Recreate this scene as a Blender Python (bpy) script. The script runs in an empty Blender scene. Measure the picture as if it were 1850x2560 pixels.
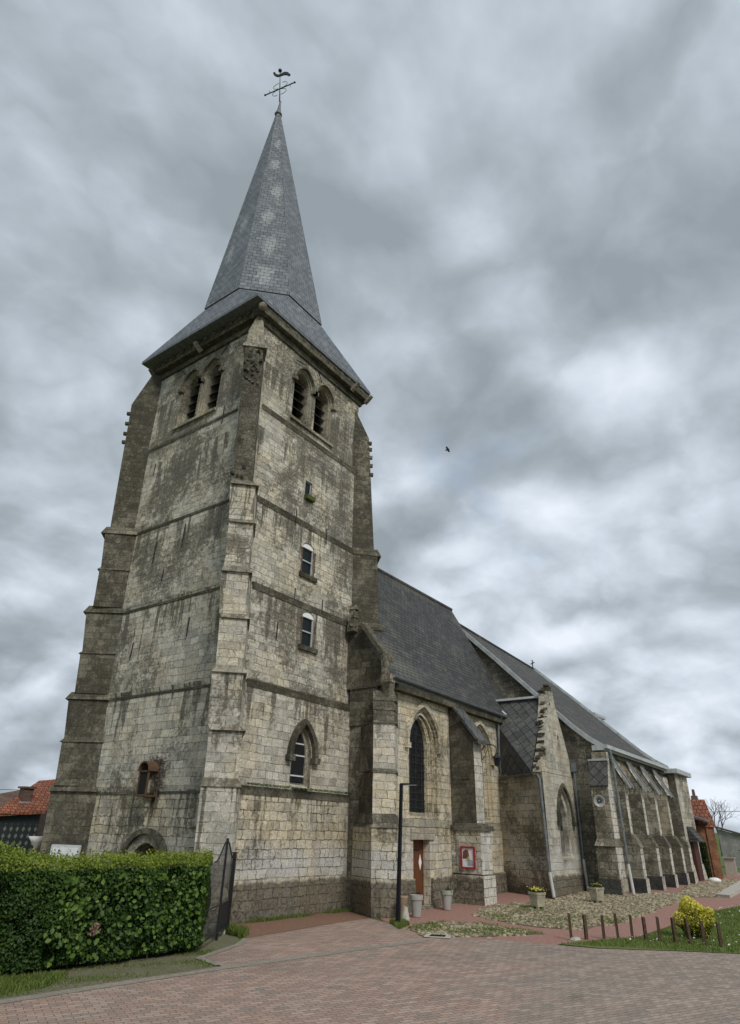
import bpy, bmesh, math, random
import numpy as np
from mathutils import Vector, Matrix
R = math.radians
random.seed(7); rng = np.random.default_rng(7)
S = bpy.context.scene
COL = S.collection

# ------------------------------------------------------------------ camera
cam_d = bpy.data.cameras.new('camera'); cam = bpy.data.objects.new('camera', cam_d); COL.objects.link(cam)
_ya, _pi, _ro = R(36.330), R(26.895), R(1.602)
_f = Vector((math.cos(_pi)*math.cos(_ya), math.cos(_pi)*math.sin(_ya), math.sin(_pi)))
_r = Vector((math.sin(_ya), -math.cos(_ya), 0)); _u = _r.cross(_f)
_r2 = math.cos(_ro)*_r + math.sin(_ro)*_u; _u2 = -math.sin(_ro)*_r + math.cos(_ro)*_u
cam.matrix_world = Matrix(((_r2.x, _u2.x, -_f.x, 0), (_r2.y, _u2.y, -_f.y, 0), (_r2.z, _u2.z, -_f.z, 2.4), (0, 0, 0, 1)))
cam_d.sensor_fit = 'VERTICAL'; cam_d.sensor_height = 24.0
cam_d.lens = 24.0*1569.9/2560.0
cam_d.clip_start = 0.1; cam_d.clip_end = 5000
S.camera = cam
S.render.resolution_x = 740; S.render.resolution_y = 1024

# ------------------------------------------------------------------ exposure
S.view_settings.view_transform = 'Standard'; S.view_settings.look = 'None'
S.view_settings.gamma = 1.0; S.view_settings.exposure = 0.50

# ------------------------------------------------------------------ sun
SUN_DIR = Vector((-0.50, -1.0, 1.05)).normalized()      # towards the sun
sl = bpy.data.lights.new('sun', 'SUN'); sl.energy = 1.5; sl.angle = R(16); sl.color = (1.0, 0.95, 0.87)
so = bpy.data.objects.new('sun', sl); COL.objects.link(so)
so.rotation_euler = (-SUN_DIR).to_track_quat('-Z', 'Y').to_euler(); so.location = (0, -20, 40)

# ------------------------------------------------------------------ node helper
class NT:
    def __init__(s, tree): s.t = tree; s.n = tree.nodes; s.l = tree.links
    def new(s, typ, ins=None, **kw):
        n = s.n.new(typ)
        for k, v in kw.items(): setattr(n, k, v)
        if ins:
            for k, v in ins.items():
                sock = n.inputs[k]
                if isinstance(v, bpy.types.NodeSocket): s.l.new(v, sock)
                else: sock.default_value = v
        return n
    def math(s, op, a, b=None, c=None, clamp=False):
        ins = {0: a}
        if b is not None: ins[1] = b
        if c is not None: ins[2] = c
        return s.new('ShaderNodeMath', ins, operation=op, use_clamp=clamp).outputs[0]
    def vmath(s, op, a, b=None):
        ins = {0: a}
        if b is not None: ins[1] = b
        return s.new('ShaderNodeVectorMath', ins, operation=op).outputs[0]
    def noise(s, vec, scale, detail=4, rough=0.55, dist=0.0, dim='3D'):
        return s.new('ShaderNodeTexNoise', {'Vector': vec, 'Scale': scale, 'Detail': detail, 'Roughness': rough, 'Distortion': dist}, noise_dimensions=dim).outputs['Fac']
    def sstep(s, v, a, b, lo=0.0, hi=1.0):
        return s.new('ShaderNodeMapRange', {'Value': v, 'From Min': a, 'From Max': b, 'To Min': lo, 'To Max': hi}, interpolation_type='SMOOTHSTEP').outputs[0]
    def mix(s, f, a, b, blend='MIX'):
        n = s.n.new('ShaderNodeMix'); n.data_type = 'RGBA'; n.blend_type = blend
        for k, v in ((0, f), (6, a), (7, b)):
            if isinstance(v, bpy.types.NodeSocket): s.l.new(v, n.inputs[k])
            else: n.inputs[k].default_value = v if k == 0 else (tuple(v)+(1,))[:4]
        return n.outputs[2]
    def ramp(s, v, stops):
        n = s.new('ShaderNodeValToRGB', {'Fac': v}); e = n.color_ramp.elements
        while len(e) < len(stops): e.new(0.5)
        for i, (p, c) in enumerate(stops):
            e[i].position = p; e[i].color = (c, c, c, 1) if isinstance(c, (int, float)) else (tuple(c)+(1,))[:4]
        return n.outputs[0]

# ------------------------------------------------------------------ world: overcast sky
W = bpy.data.worlds.new("World"); S.world = W; W.use_nodes = True
w = NT(W.node_tree); w.n.clear()
wout = w.new('ShaderNodeOutputWorld')
sky = w.new('ShaderNodeTexSky', sky_type='NISHITA', sun_disc=False,
            sun_elevation=math.asin(SUN_DIR.z), sun_rotation=math.atan2(SUN_DIR.x, SUN_DIR.y))
skyc = w.new('ShaderNodeVectorMath', {0: sky.outputs[0], 3: 0.10}, operation='SCALE').outputs[0]
gen = w.new('ShaderNodeTexCoord').outputs['Generated']
sx = w.new('ShaderNodeSeparateXYZ', {0: gen})
zz = w.math('ADD', w.math('MAXIMUM', sx.outputs[2], 0.0), 0.42)
px_ = w.math('DIVIDE', sx.outputs[0], zz); py_ = w.math('DIVIDE', sx.outputs[1], zz)
CLOUD_OFF = (1.0, 8.9, 5.5)
P = w.vmath('ADD', w.new('ShaderNodeCombineXYZ', {0: px_, 1: py_, 2: 0.0}).outputs[0], CLOUD_OFF)
warp = w.new('ShaderNodeTexNoise', {'Vector': P, 'Scale': 1.6, 'Detail': 4.0}).outputs['Color']
Pw = w.vmath('ADD', P, w.vmath('MULTIPLY', w.vmath('SUBTRACT', warp, (0.5, 0.5, 0.5)), (0.22, 0.22, 0.22)))
big = w.noise(P, 0.8, 3, 0.5)
def bil(v):
    a = w.noise(v, 1.35, 3, 0.45); b_ = w.noise(v, 3.1, 5, 0.5)
    pa = w.math('ABSOLUTE', w.math('SUBTRACT', a, 0.5)); pb = w.math('ABSOLUTE', w.math('SUBTRACT', b_, 0.5))
    return w.math('ADD', w.math('MULTIPLY', pa, 1.5), w.math('MULTIPLY', pb, 0.8))
n1 = bil(Pw); n2 = bil(w.vmath('ADD', Pw, (-0.07, -0.05, 0.0)))
relief = w.math('SUBTRACT', n1, n2)                  # billow edges catch the light
n3 = w.noise(Pw, 2.0, 10, 0.60)
d = w.math('ADD', w.math('ADD', w.math('MULTIPLY', big, 0.50), w.math('MULTIPLY', n3, 0.32)), w.math('ADD', w.math('MULTIPLY', n1, 0.32), w.math('MULTIPLY', relief, 0.60)))
cl = w.ramp(d, [(0.34, (0.215, 0.248, 0.275)), (0.42, (0.275, 0.315, 0.352)), (0.49, (0.355, 0.402, 0.452)), (0.56, (0.455, 0.508, 0.570)), (0.66, (0.60, 0.645, 0.71))])
gap = w.sstep(w.noise(P, 1.3, 4, 0.5, 0.2), 0.60, 0.72)
skyblue = w.mix(0.5, skyc, (0.42, 0.54, 0.74))
cc = w.mix(w.math('MULTIPLY', gap, 0.5), cl, skyblue)
bg = w.new('ShaderNodeBackground', {'Color': cc, 'Strength': 1.0})
w.l.new(bg.outputs[0], wout.inputs[0])

# ------------------------------------------------------------------ materials
MATS = {}
def mat(name, fn):
    m = bpy.data.materials.new(name); m.use_nodes = True
    t = NT(m.node_tree); t.n.clear()
    out = t.new('ShaderNodeOutputMaterial'); bs = t.new('ShaderNodeBsdfPrincipled')
    t.l.new(bs.outputs[0], out.inputs[0])
    t.pos = t.new('ShaderNodeNewGeometry').outputs['Position']
    t.uv = t.new('ShaderNodeUVMap').outputs[0]
    fn(t, bs); MATS[name] = m; return m
def setp(t, bs, col=None, rough=0.9, metal=0.0, bump=None, bstr=0.5, bdist=0.02, spec=0.3):
    if col is not None:
        if isinstance(col, bpy.types.NodeSocket): t.l.new(col, bs.inputs['Base Color'])
        else: bs.inputs['Base Color'].default_value = tuple(col)+(1,)
    if isinstance(rough, bpy.types.NodeSocket): t.l.new(rough, bs.inputs['Roughness'])
    else: bs.inputs['Roughness'].default_value = rough
    bs.inputs['Metallic'].default_value = metal
    bs.inputs['Specular IOR Level'].default_value = spec
    if bump is not None:
        b = t.new('ShaderNodeBump', {'Height': bump, 'Strength': bstr, 'Distance': bdist})
        t.l.new(b.outputs[0], bs.inputs['Normal'])

def stone(name, l1, l2, dark, mortar=(0.10, 0.088, 0.065), bw=0.44, bh=0.27, th=0.5, cov=0.85, speck=0.6,
          streak=0.7, warm=0.5, plinth=0.0, off=0.0, msize=0.012, rubble=0.035, rise=0.0, joint=1.0, white=0.0, rough_cut=0.5):
    def fn(t, bs):
        g3 = lambda v: t.new('ShaderNodeCombineXYZ', {0: v, 1: v, 2: v}).outputs[0]
        wob = t.new('ShaderNodeTexNoise', {'Vector': t.uv, 'Scale': 1.3, 'Detail': 2.0}).outputs['Color']
        wob = t.vmath('MULTIPLY', t.vmath('SUBTRACT', wob, (0.5, 0.5, 0.5)), (0.50, 0.09, 0))
        wob2 = t.new('ShaderNodeTexNoise', {'Vector': t.uv, 'Scale': 8.0, 'Detail': 4.0, 'Roughness': 0.7}).outputs['Color']
        wob2 = t.vmath('MULTIPLY', t.vmath('SUBTRACT', wob2, (0.5, 0.5, 0.5)), (rubble*1.5, rubble*1.2, 0))
        uv = t.vmath('ADD', t.vmath('ADD', t.uv, wob), wob2)
        uv = t.vmath('ADD', uv, (off, off*0.37, 0))
        br = t.new('ShaderNodeTexBrick', {'Vector': uv, 'Color1': (0, 0, 0, 1), 'Color2': (1, 1, 1, 1), 'Mortar': (0.5, 0.5, 0.5, 1),
                   'Scale': 1.0, 'Mortar Size': msize, 'Mortar Smooth': 0.6, 'Bias': 0.0, 'Brick Width': bw, 'Row Height': bh},
                   offset=0.47, squash=0.70, squash_frequency=3)
        bt = t.new('ShaderNodeSeparateXYZ', {0: br.outputs[0]}).outputs[0]; brf = br.outputs[1]
        hf = t.sstep(t.noise(t.pos, 12.0, 7, 0.80), 0.18, 0.82)            # fine pitting
        mf = t.noise(t.pos, 3.6, 6, 0.68)
        low = t.noise(t.vmath('ADD', t.pos, (off*3, 0, off)), 0.38, 5, 0.60, 0.4)
        tone = t.math('ADD', t.math('MULTIPLY', bt, 0.34), t.math('MULTIPLY', mf, 0.76))
        c = t.mix(t.sstep(tone, 0.25, 0.80), l1, l2)
        wm = t.sstep(t.noise(t.pos, 0.8, 4, 0.6), 0.44, 0.60)
        c = t.mix(t.math('MULTIPLY', wm, warm), c, t.mix(1.0, c, (1.07, 0.98, 0.80), 'MULTIPLY'))
        gr = t.sstep(t.math('ADD', t.noise(t.vmath('ADD', t.pos, (31, 7, 3)), 1.2, 4, 0.6), t.math('MULTIPLY', bt, 0.10)), 0.53, 0.68)
        c = t.mix(t.math('MULTIPLY', gr, 0.55), c, t.mix(1.0, c, (0.66, 0.69, 0.74), 'MULTIPLY'))
        sz = t.new('ShaderNodeSeparateXYZ', {0: t.pos}).outputs[2]
        if white:
            zb = t.math('MULTIPLY', t.sstep(sz, 0.9, 1.25), t.sstep(sz, 2.3, 1.5))
            wn_ = t.math('MULTIPLY', t.sstep(t.math('ADD', t.noise(t.pos, 0.9, 5, 0.6), t.math('MULTIPLY', hf, 0.25)), 0.52, 0.68), zb)
            c = t.mix(t.math('MULTIPLY', wn_, white), c, (0.72, 0.72, 0.70))
        if rise: low = t.math('ADD', low, t.math('MULTIPLY', t.math('SUBTRACT', sz, 9.0), rise))
        M = t.sstep(low, th-0.10, th+0.13)
        # speckled lichen: density follows the large patches, broken up by block
        dens = t.math('ADD', t.math('MULTIPLY', M, 0.23*cov/0.85), t.math('MULTIPLY', bt, 0.035))
        if streak:
            fr = t.math('FRACT', t.math('DIVIDE', t.math('SUBTRACT', sz, 0.12), 3.28))
            stn = t.noise(t.vmath('MULTIPLY', t.pos, (1.0, 1.0, 0.07)), 3.4, 4, 0.6)
            ln_ = t.math('ADD', fr, t.math('MULTIPLY', t.math('SUBTRACT', t.noise(t.vmath('MULTIPLY', t.pos, (1, 1, 0.02)), 2.3, 3), 0.5), 1.3))
            st = t.math('MULTIPLY', t.sstep(stn, 0.50, 0.60), t.sstep(ln_, 0.35, 0.95))
            dens = t.math('ADD', dens, t.math('MULTIPLY', st, 0.30*streak))
        spn = t.math('ADD', t.math('ADD', t.math('MULTIPLY', hf, 0.62), t.math('MULTIPLY', mf, 0.38)), dens)
        fac = t.sstep(spn, 0.645-0.05*speck, 0.80-0.04*speck)
        dk = t.mix(t.sstep(hf, 0.35, 0.65), tuple(x*0.55 for x in dark), tuple(min(1, x*1.7) for x in dark))
        soft = t.sstep(spn, 0.50, 0.74, 0, 0.38)
        c = t.mix(soft, c, t.mix(1.0, c, (0.58, 0.56, 0.525), 'MULTIPLY'))
        c = t.mix(t.math('MULTIPLY', fac, 0.80), c, dk)
        # joints: some tight and pale, some raked out and dark
        jm = t.sstep(t.noise(t.pos, 1.5, 4, 0.6), 0.36, 0.60, 0.12, 0.95)
        c = t.mix(t.math('MULTIPLY', t.math('MULTIPLY', brf, jm), joint), c, mortar)
        if plinth:
            pz = t.math('ADD', sz, t.math('MULTIPLY', t.math('SUBTRACT', t.noise(t.pos, 2.5, 4), 0.5), 0.30))
            pm = t.sstep(pz, plinth-0.05, plinth+0.06, 0.80, 0.0)
            c = t.mix(pm, c, t.mix(t.sstep(hf, 0.38, 0.62), (0.19, 0.165, 0.12), (0.06, 0.053, 0.043)))
        c = t.mix(1.0, c, g3(t.sstep(t.noise(t.pos, 24, 4, 0.75), 0.28, 0.72, 0.66, 1.26)), 'MULTIPLY')
        edge = t.math('POWER', t.math('SUBTRACT', 1.0, brf), 2.0)
        h = t.math('ADD', t.math('MULTIPLY', edge, 0.55), t.math('ADD', t.math('MULTIPLY', hf, 0.55), t.math('ADD', t.math('MULTIPLY', mf, 0.9*rough_cut), t.math('MULTIPLY', bt, 0.18))))
        setp(t, bs, c, 0.93, bump=h, bstr=1.0, bdist=0.06, spec=0.12)
    return mat(name, fn)

stone('stone_tower', (0.82, 0.775, 0.66), (0.56, 0.53, 0.45), (0.10, 0.091, 0.072), th=0.51, rise=0.009, speck=0.9, streak=1.0, bw=0.46, bh=0.25, warm=0.45, joint=0.72, rubble=0.05)
stone('stone_base', (0.82, 0.765, 0.625), (0.55, 0.50, 0.39), (0.10, 0.09, 0.066), bw=0.38, bh=0.26, th=0.57, speck=0.65, streak=0.8, plinth=0.93, rubble=0.085, msize=0.014, warm=0.6, white=0.75, rough_cut=1.1)
stone('stone_cream', (0.82, 0.76, 0.615), (0.62, 0.565, 0.44), (0.12, 0.108, 0.08), bw=0.48, bh=0.27, th=0.57, speck=0.6, streak=0.5, warm=0.6, off=3.3, msize=0.010, rubble=0.04, white=0.4, rough_cut=0.7)
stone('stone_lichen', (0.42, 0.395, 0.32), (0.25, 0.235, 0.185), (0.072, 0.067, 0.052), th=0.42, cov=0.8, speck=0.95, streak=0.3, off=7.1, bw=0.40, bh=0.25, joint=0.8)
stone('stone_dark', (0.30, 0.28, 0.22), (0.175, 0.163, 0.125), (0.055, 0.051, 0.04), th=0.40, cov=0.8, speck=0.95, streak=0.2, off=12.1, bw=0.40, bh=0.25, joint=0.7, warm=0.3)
stone('stone_choir', (0.50, 0.47, 0.385), (0.32, 0.30, 0.24), (0.075, 0.07, 0.054), th=0.45, cov=0.8, speck=0.95, streak=0.3, off=5.1, bw=0.48, bh=0.28)
stone('stone_mixed', (0.60, 0.555, 0.44), (0.41, 0.375, 0.285), (0.078, 0.072, 0.055), th=0.48, cov=0.9, speck=0.9, streak=0.2, off=8.4, bw=0.5, bh=0.28, white=0.4, plinth=0.5)
stone('stone_render', (0.70, 0.67, 0.58), (0.53, 0.50, 0.42), (0.15, 0.138, 0.108), th=0.56, cov=0.85, speck=0.65, streak=0.6, off=9.1, bw=0.5, bh=0.30, msize=0.006, rubble=0.02, joint=0.5, white=0.6)
stone('stone_white', (0.82, 0.79, 0.72), (0.68, 0.65, 0.57), (0.15, 0.13, 0.10), th=0.60, cov=0.8, speck=0.6, streak=0.3, off=2.1, bw=0.4, bh=0.28, warm=0.3)
stone('stone_trim', (0.26, 0.245, 0.19), (0.16, 0.15, 0.115), (0.045, 0.042, 0.03), th=0.42, cov=0.9, speck=0.9, streak=0.0, off=1.1, bw=0.9, bh=0.5, warm=0.2, joint=0.5, rough_cut=1.0)
stone('stone_trim_pale', (0.54, 0.505, 0.41), (0.39, 0.36, 0.285), (0.09, 0.08, 0.06), th=0.48, cov=0.8, speck=0.85, streak=0.0, off=4.4, bw=0.4, bh=0.5, warm=0.3, joint=0.5)
stone('stone_tar', (0.12, 0.12, 0.115), (0.075, 0.075, 0.072), (0.035, 0.035, 0.033), th=0.5, cov=0.6, speck=0.5, streak=0.0, off=6.0, bw=0.5, bh=0.3, warm=0.0, joint=0.5)

def slate(name, c1, c2, bw, bh, lichen=None, lf=0.4, streaks=0.0, rot=0.0, edge=(0.015, 0.016, 0.018), ms=0.012, rough=0.62, bstr=0.6, patches=()):
    def fn(t, bs):
        v = t.uv
        if rot: v = t.new('ShaderNodeVectorRotate', {'Vector': v, 'Angle': rot}, rotation_type='Z_AXIS').outputs[0]
        wob = t.new('ShaderNodeTexNoise', {'Vector': v, 'Scale': 3.0, 'Detail': 2.0}).outputs['Color']
        v = t.vmath('ADD', v, t.vmath('MULTIPLY', t.vmath('SUBTRACT', wob, (0.5, 0.5, 0.5)), (0.05, 0.03, 0)))
        br = t.new('ShaderNodeTexBrick', {'Vector': v, 'Color1': tuple(c1)+(1,), 'Color2': tuple(c2)+(1,), 'Mortar': tuple(edge)+(1,), 'Scale': 1.0,
                    'Mortar Size': ms, 'Mortar Smooth': 0.3, 'Bias': 0.1, 'Brick Width': bw, 'Row Height': bh}, offset=0.0 if rot else 0.5)
        c = br.outputs[0]
        g = t.sstep(t.noise(t.pos, 6, 6, 0.7), 0.3, 0.7, 0.78, 1.25)
        c = t.mix(1.0, c, t.new('ShaderNodeCombineXYZ', {0: g, 1: g, 2: g}).outputs[0], 'MULTIPLY')
        if lichen is not None:
            m = t.math('MULTIPLY', t.sstep(t.noise(t.pos, 1.3, 8, 0.68), 0.50, 0.66), t.sstep(t.noise(t.pos, 9, 5, 0.7), 0.4, 0.58))
            c = t.mix(t.math('MULTIPLY', m, lf), c, lichen)
        if streaks:
            st = t.sstep(t.noise(t.vmath('MULTIPLY', t.pos, (1.6, 1.6, 0.28)), 1.1, 4, 0.5), 0.60, 0.70)
            st = t.math('MULTIPLY', st, t.sstep(t.noise(t.pos, 5, 5, 0.7), 0.38, 0.55))
            c = t.mix(t.math('MULTIPLY', st, streaks), c, (0.42, 0.43, 0.42))
        for k_, (pc, ph, pw) in enumerate(patches):
            dv = t.vmath('MULTIPLY', t.vmath('SUBTRACT', t.pos, pc), (1/pw, 1/pw, 1/ph))
            dl = t.new('ShaderNodeVectorMath', {0: dv}, operation='LENGTH').outputs['Value']
            dl = t.math('ADD', dl, t.math('MULTIPLY', t.math('SUBTRACT', t.noise(t.vmath('MULTIPLY', t.pos, (1.6, 1.6, 0.7)), 3.0, 7, 0.75), 0.5), 3.6))
            c = t.mix(t.sstep(dl, 1.0, 0.3, 0, 0.50), c, t.mix(br.outputs[1], (0.44, 0.46, 0.46) if 'spire' in name else (0.15, 0.145, 0.115), (0.07, 0.075, 0.08) if 'spire' in name else (0.04, 0.04, 0.035)))
        # slates tilt: sawtooth height down each row
        sy = t.new('ShaderNodeSeparateXYZ', {0: v}).outputs[1]
        saw = t.math('SUBTRACT', 1.0, t.math('FRACT', t.math('DIVIDE', sy, bh)))
        h = t.math('ADD', t.math('MULTIPLY', t.math('SUBTRACT', 1.0, br.outputs[1]), 0.6), t.math('ADD', t.math('MULTIPLY', saw, 0.5), t.math('MULTIPLY', t.noise(t.pos, 9, 4), 0.35)))
        setp(t, bs, c, rough, bump=h, bstr=bstr, bdist=0.03, spec=0.22)
    return mat(name, fn)
slate('slate_spire', (0.20, 0.22, 0.245), (0.13, 0.145, 0.165), 0.34, 0.24, lichen=(0.30, 0.31, 0.30), lf=0.4,
      patches=[((14.21, 17.07, 25.7), 1.0, 0.5), ((14.48, 17.33, 28.2), 1.1, 0.42), ((14.54, 17.8, 30.7), 0.8, 0.45), ((14.96, 17.96, 33.3), 1.0, 0.38), ((15.03, 18.47, 36.0), 0.8, 0.36), ((15.3, 18.75, 38.6), 0.7, 0.25),
               ((13.78, 19.38, 28.2), 1.1, 0.35), ((14.06, 18.99, 30.6), 0.9, 0.35)])
slate('slate_nave', (0.082, 0.082, 0.079), (0.046, 0.046, 0.045), 0.30, 0.20, lichen=(0.17, 0.165, 0.125), lf=0.6, ms=0.016, bstr=0.9,
      patches=[((20.6, 13.9, 8.8), 1.3, 1.0), ((21.2, 13.5, 8.1), 0.7, 1.3), ((27.0, 16.9, 13.9), 0.4, 3.0)])
slate('slate_choir', (0.085, 0.08, 0.072), (0.05, 0.047, 0.043), 0.28, 0.18, lichen=(0.17, 0.16, 0.125), lf=0.85, ms=0.015, bstr=0.9)
slate('slate_diamond', (0.105, 0.107, 0.105), (0.072, 0.074, 0.074), 0.36, 0.36, lichen=(0.20, 0.20, 0.16), lf=0.5, rot=R(45), ms=0.016)
slate('tile_orange', (0.40, 0.145, 0.075), (0.25, 0.09, 0.055), 0.26, 0.30, lichen=(0.12, 0.08, 0.05), lf=0.8, edge=(0.05, 0.02, 0.012), ms=0.02, rough=0.8, bstr=0.9)
slate('tile_red', (0.29, 0.115, 0.07), (0.19, 0.075, 0.05), 0.26, 0.30, lichen=(0.10, 0.05, 0.04), lf=0.6, edge=(0.04, 0.015, 0.012), ms=0.02, rough=0.8, bstr=0.9)

def brickm(name, c1, c2, mo, bw=0.22, bh=0.075, ms=0.008):
    def fn(t, bs):
        br = t.new('ShaderNodeTexBrick', {'Vector': t.uv, 'Color1': tuple(c1)+(1,), 'Color2': tuple(c2)+(1,), 'Mortar': tuple(mo)+(1,), 'Scale': 1.0,
                    'Mortar Size': ms, 'Mortar Smooth': 0.2, 'Brick Width': bw, 'Row Height': bh})
        g = t.sstep(t.noise(t.pos, 2.5, 6, 0.65), 0.3, 0.7, 0.65, 1.25)
        c = t.mix(1.0, br.outputs[0], t.new('ShaderNodeCombineXYZ', {0: g, 1: g, 2: g}).outputs[0], 'MULTIPLY')
        setp(t, bs, c, 0.9, bump=t.math('SUBTRACT', 1.0, br.outputs[1]), bstr=0.5, bdist=0.01)
    return mat(name, fn)
brickm('brick_orange', (0.33, 0.15, 0.075), (0.23, 0.10, 0.055), (0.22, 0.16, 0.11))
brickm('brick_red', (0.16, 0.085, 0.062), (0.11, 0.065, 0.05), (0.20, 0.17, 0.14))

def plain(name, col, rough=0.7, metal=0.0, var=0.25, scale=6.0, bstr=0.25, bd=0.01, spec=0.35, rust=None):
    def fn(t, bs):
        n = t.noise(t.pos, scale, 6, 0.65)
        g = t.sstep(n, 0.25, 0.75, 1-var, 1+var)
        c = t.mix(1.0, col, t.new('ShaderNodeCombineXYZ', {0: g, 1: g, 2: g}).outputs[0], 'MULTIPLY')
        if rust is not None: c = t.mix(t.sstep(t.noise(t.pos, 3.3, 7, 0.7), 0.52, 0.64), c, rust)
        setp(t, bs, c, rough, metal, bump=n, bstr=bstr, bdist=bd, spec=spec)
    return mat(name, fn)
plain('lead', (0.40, 0.43, 0.44), 0.55, 0.0, 0.2, 3.0)
plain('lead_dark', (0.13, 0.14, 0.15), 0.55, 0.0, 0.3, 5.0)
plain('zinc_pipe', (0.17, 0.19, 0.20), 0.5, 0.3, 0.3, 5.0)
plain('white_pvc', (0.52, 0.52, 0.50), 0.5, 0, 0.12)
plain('iron', (0.022, 0.021, 0.022), 0.6, 0.2, 0.3)
plain('black_paint', (0.010, 0.011, 0.016), 0.5, 0.0, 0.1, spec=0.2)
plain('gate_paint', (0.014, 0.015, 0.016), 0.5, 0.0, 0.2)
plain('dark_void', (0.010, 0.010, 0.010), 0.9)
plain('louvre_wood', (0.035, 0.032, 0.028), 0.85, 0, 0.4, 8)
plain('bollard_wood', (0.075, 0.048, 0.030), 0.85, 0, 0.4, 14, bstr=0.5)
plain('frame_white', (0.55, 0.57, 0.58), 0.5, 0, 0.1)
plain('wood_brown', (0.10, 0.06, 0.035), 0.8, 0, 0.4, 9)
plain('board_grey', (0.15, 0.14, 0.135), 0.8, 0, 0.3, 5)
plain('pot_grey', (0.33, 0.33, 0.30), 0.7, 0, 0.1, 4)
plain('pot_tan', (0.30, 0.22, 0.15), 0.85, 0, 0.3, 7)
plain('concrete', (0.42, 0.40, 0.35), 0.9, 0, 0.2, 9)
plain('concrete_planter', (0.36, 0.33, 0.24), 0.92, 0, 0.3, 6, rust=(0.22, 0.19, 0.12))
plain('concrete_wall', (0.27, 0.265, 0.24), 0.92, 0, 0.3, 1.5)
plain('paper', (0.72, 0.74, 0.76), 0.6, 0, 0.06)
plain('red_paint', (0.30, 0.025, 0.035), 0.5, 0, 0.15)
plain('white_paint', (0.78, 0.78, 0.76), 0.5, 0, 0.05)
plain('door_maroon', (0.06, 0.018, 0.014), 0.6, 0, 0.2)
plain('speaker_grey', (0.33, 0.33, 0.32), 0.45, 0.1, 0.1)
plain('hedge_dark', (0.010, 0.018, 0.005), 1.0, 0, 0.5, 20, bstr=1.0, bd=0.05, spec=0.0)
plain('soil', (0.08, 0.06, 0.04), 0.95, 0, 0.4, 8)
plain('feathers', (0.012, 0.012, 0.013), 0.7)
plain('bark', (0.12, 0.10, 0.08), 0.95, 0, 0.4, 12)
plain('lead_hip', (0.30, 0.34, 0.33), 0.6, 0.0, 0.3, 2.0, rust=(0.17, 0.20, 0.19))
plain('wire_black', (0.02, 0.02, 0.02), 0.6)
plain('road_grey', (0.12, 0.12, 0.115), 0.9, 0, 0.2)
plain('moss', (0.07, 0.085, 0.02), 0.95, 0, 0.4, 20)
plain('dead_brown', (0.22, 0.14, 0.11), 0.9, 0, 0.3, 20)
plain('fig_red', (0.35, 0.08, 0.06), 0.7); plain('fig_yellow', (0.55, 0.42, 0.12), 0.7); plain('fig_blue', (0.30, 0.38, 0.45), 0.7); plain('fig_brown', (0.12, 0.07, 0.05), 0.7)

def _glass(t, bs):
    n = t.noise(t.pos, 2.5, 3)
    setp(t, bs, (0.010, 0.014, 0.017), 0.35, bump=n, bstr=0.4, bdist=0.02, spec=0.2)
mat('glass_dark', _glass)
def _door(t, bs):
    sx = t.new('ShaderNodeSeparateXYZ', {0: t.pos}).outputs[0]
    pl = t.math('FRACT', t.math('DIVIDE', sx, 0.14))
    gap = t.math('LESS_THAN', pl, 0.06)
    n = t.noise(t.vmath('MULTIPLY', t.pos, (12, 12, 1.2)), 2.0, 5)
    c = t.mix(n, (0.085, 0.028, 0.012), (0.17, 0.06, 0.022)); c = t.mix(gap, c, (0.03, 0.01, 0.005))
    setp(t, bs, c, 0.6, bump=t.math('SUBTRACT', n, gap), bstr=0.4, bdist=0.01)
mat('door_wood', _door)
def _clad(t, bs):
    sp = t.new('ShaderNodeSeparateXYZ', {0: t.uv})
    u = t.math('ABSOLUTE', t.math('SUBTRACT', t.math('FRACT', t.math('DIVIDE', sp.outputs[0], 0.36)), 0.5))
    v = t.math('ABSOLUTE', t.math('SUBTRACT', t.math('FRACT', t.math('DIVIDE', sp.outputs[1], 0.36)), 0.5))
    dm = t.sstep(t.math('ADD', u, t.math('MULTIPLY', v, 0.7)), 0.30, 0.26)
    sz = sp.outputs[1]
    dm = t.math('MULTIPLY', dm, t.math('LESS_THAN', sz, 2.25))
    c = t.mix(dm, (0.035, 0.04, 0.045), (0.20, 0.21, 0.17))
    setp(t, bs, c, 0.6, bump=dm, bstr=0.3)
mat('cladding', _clad)
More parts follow.
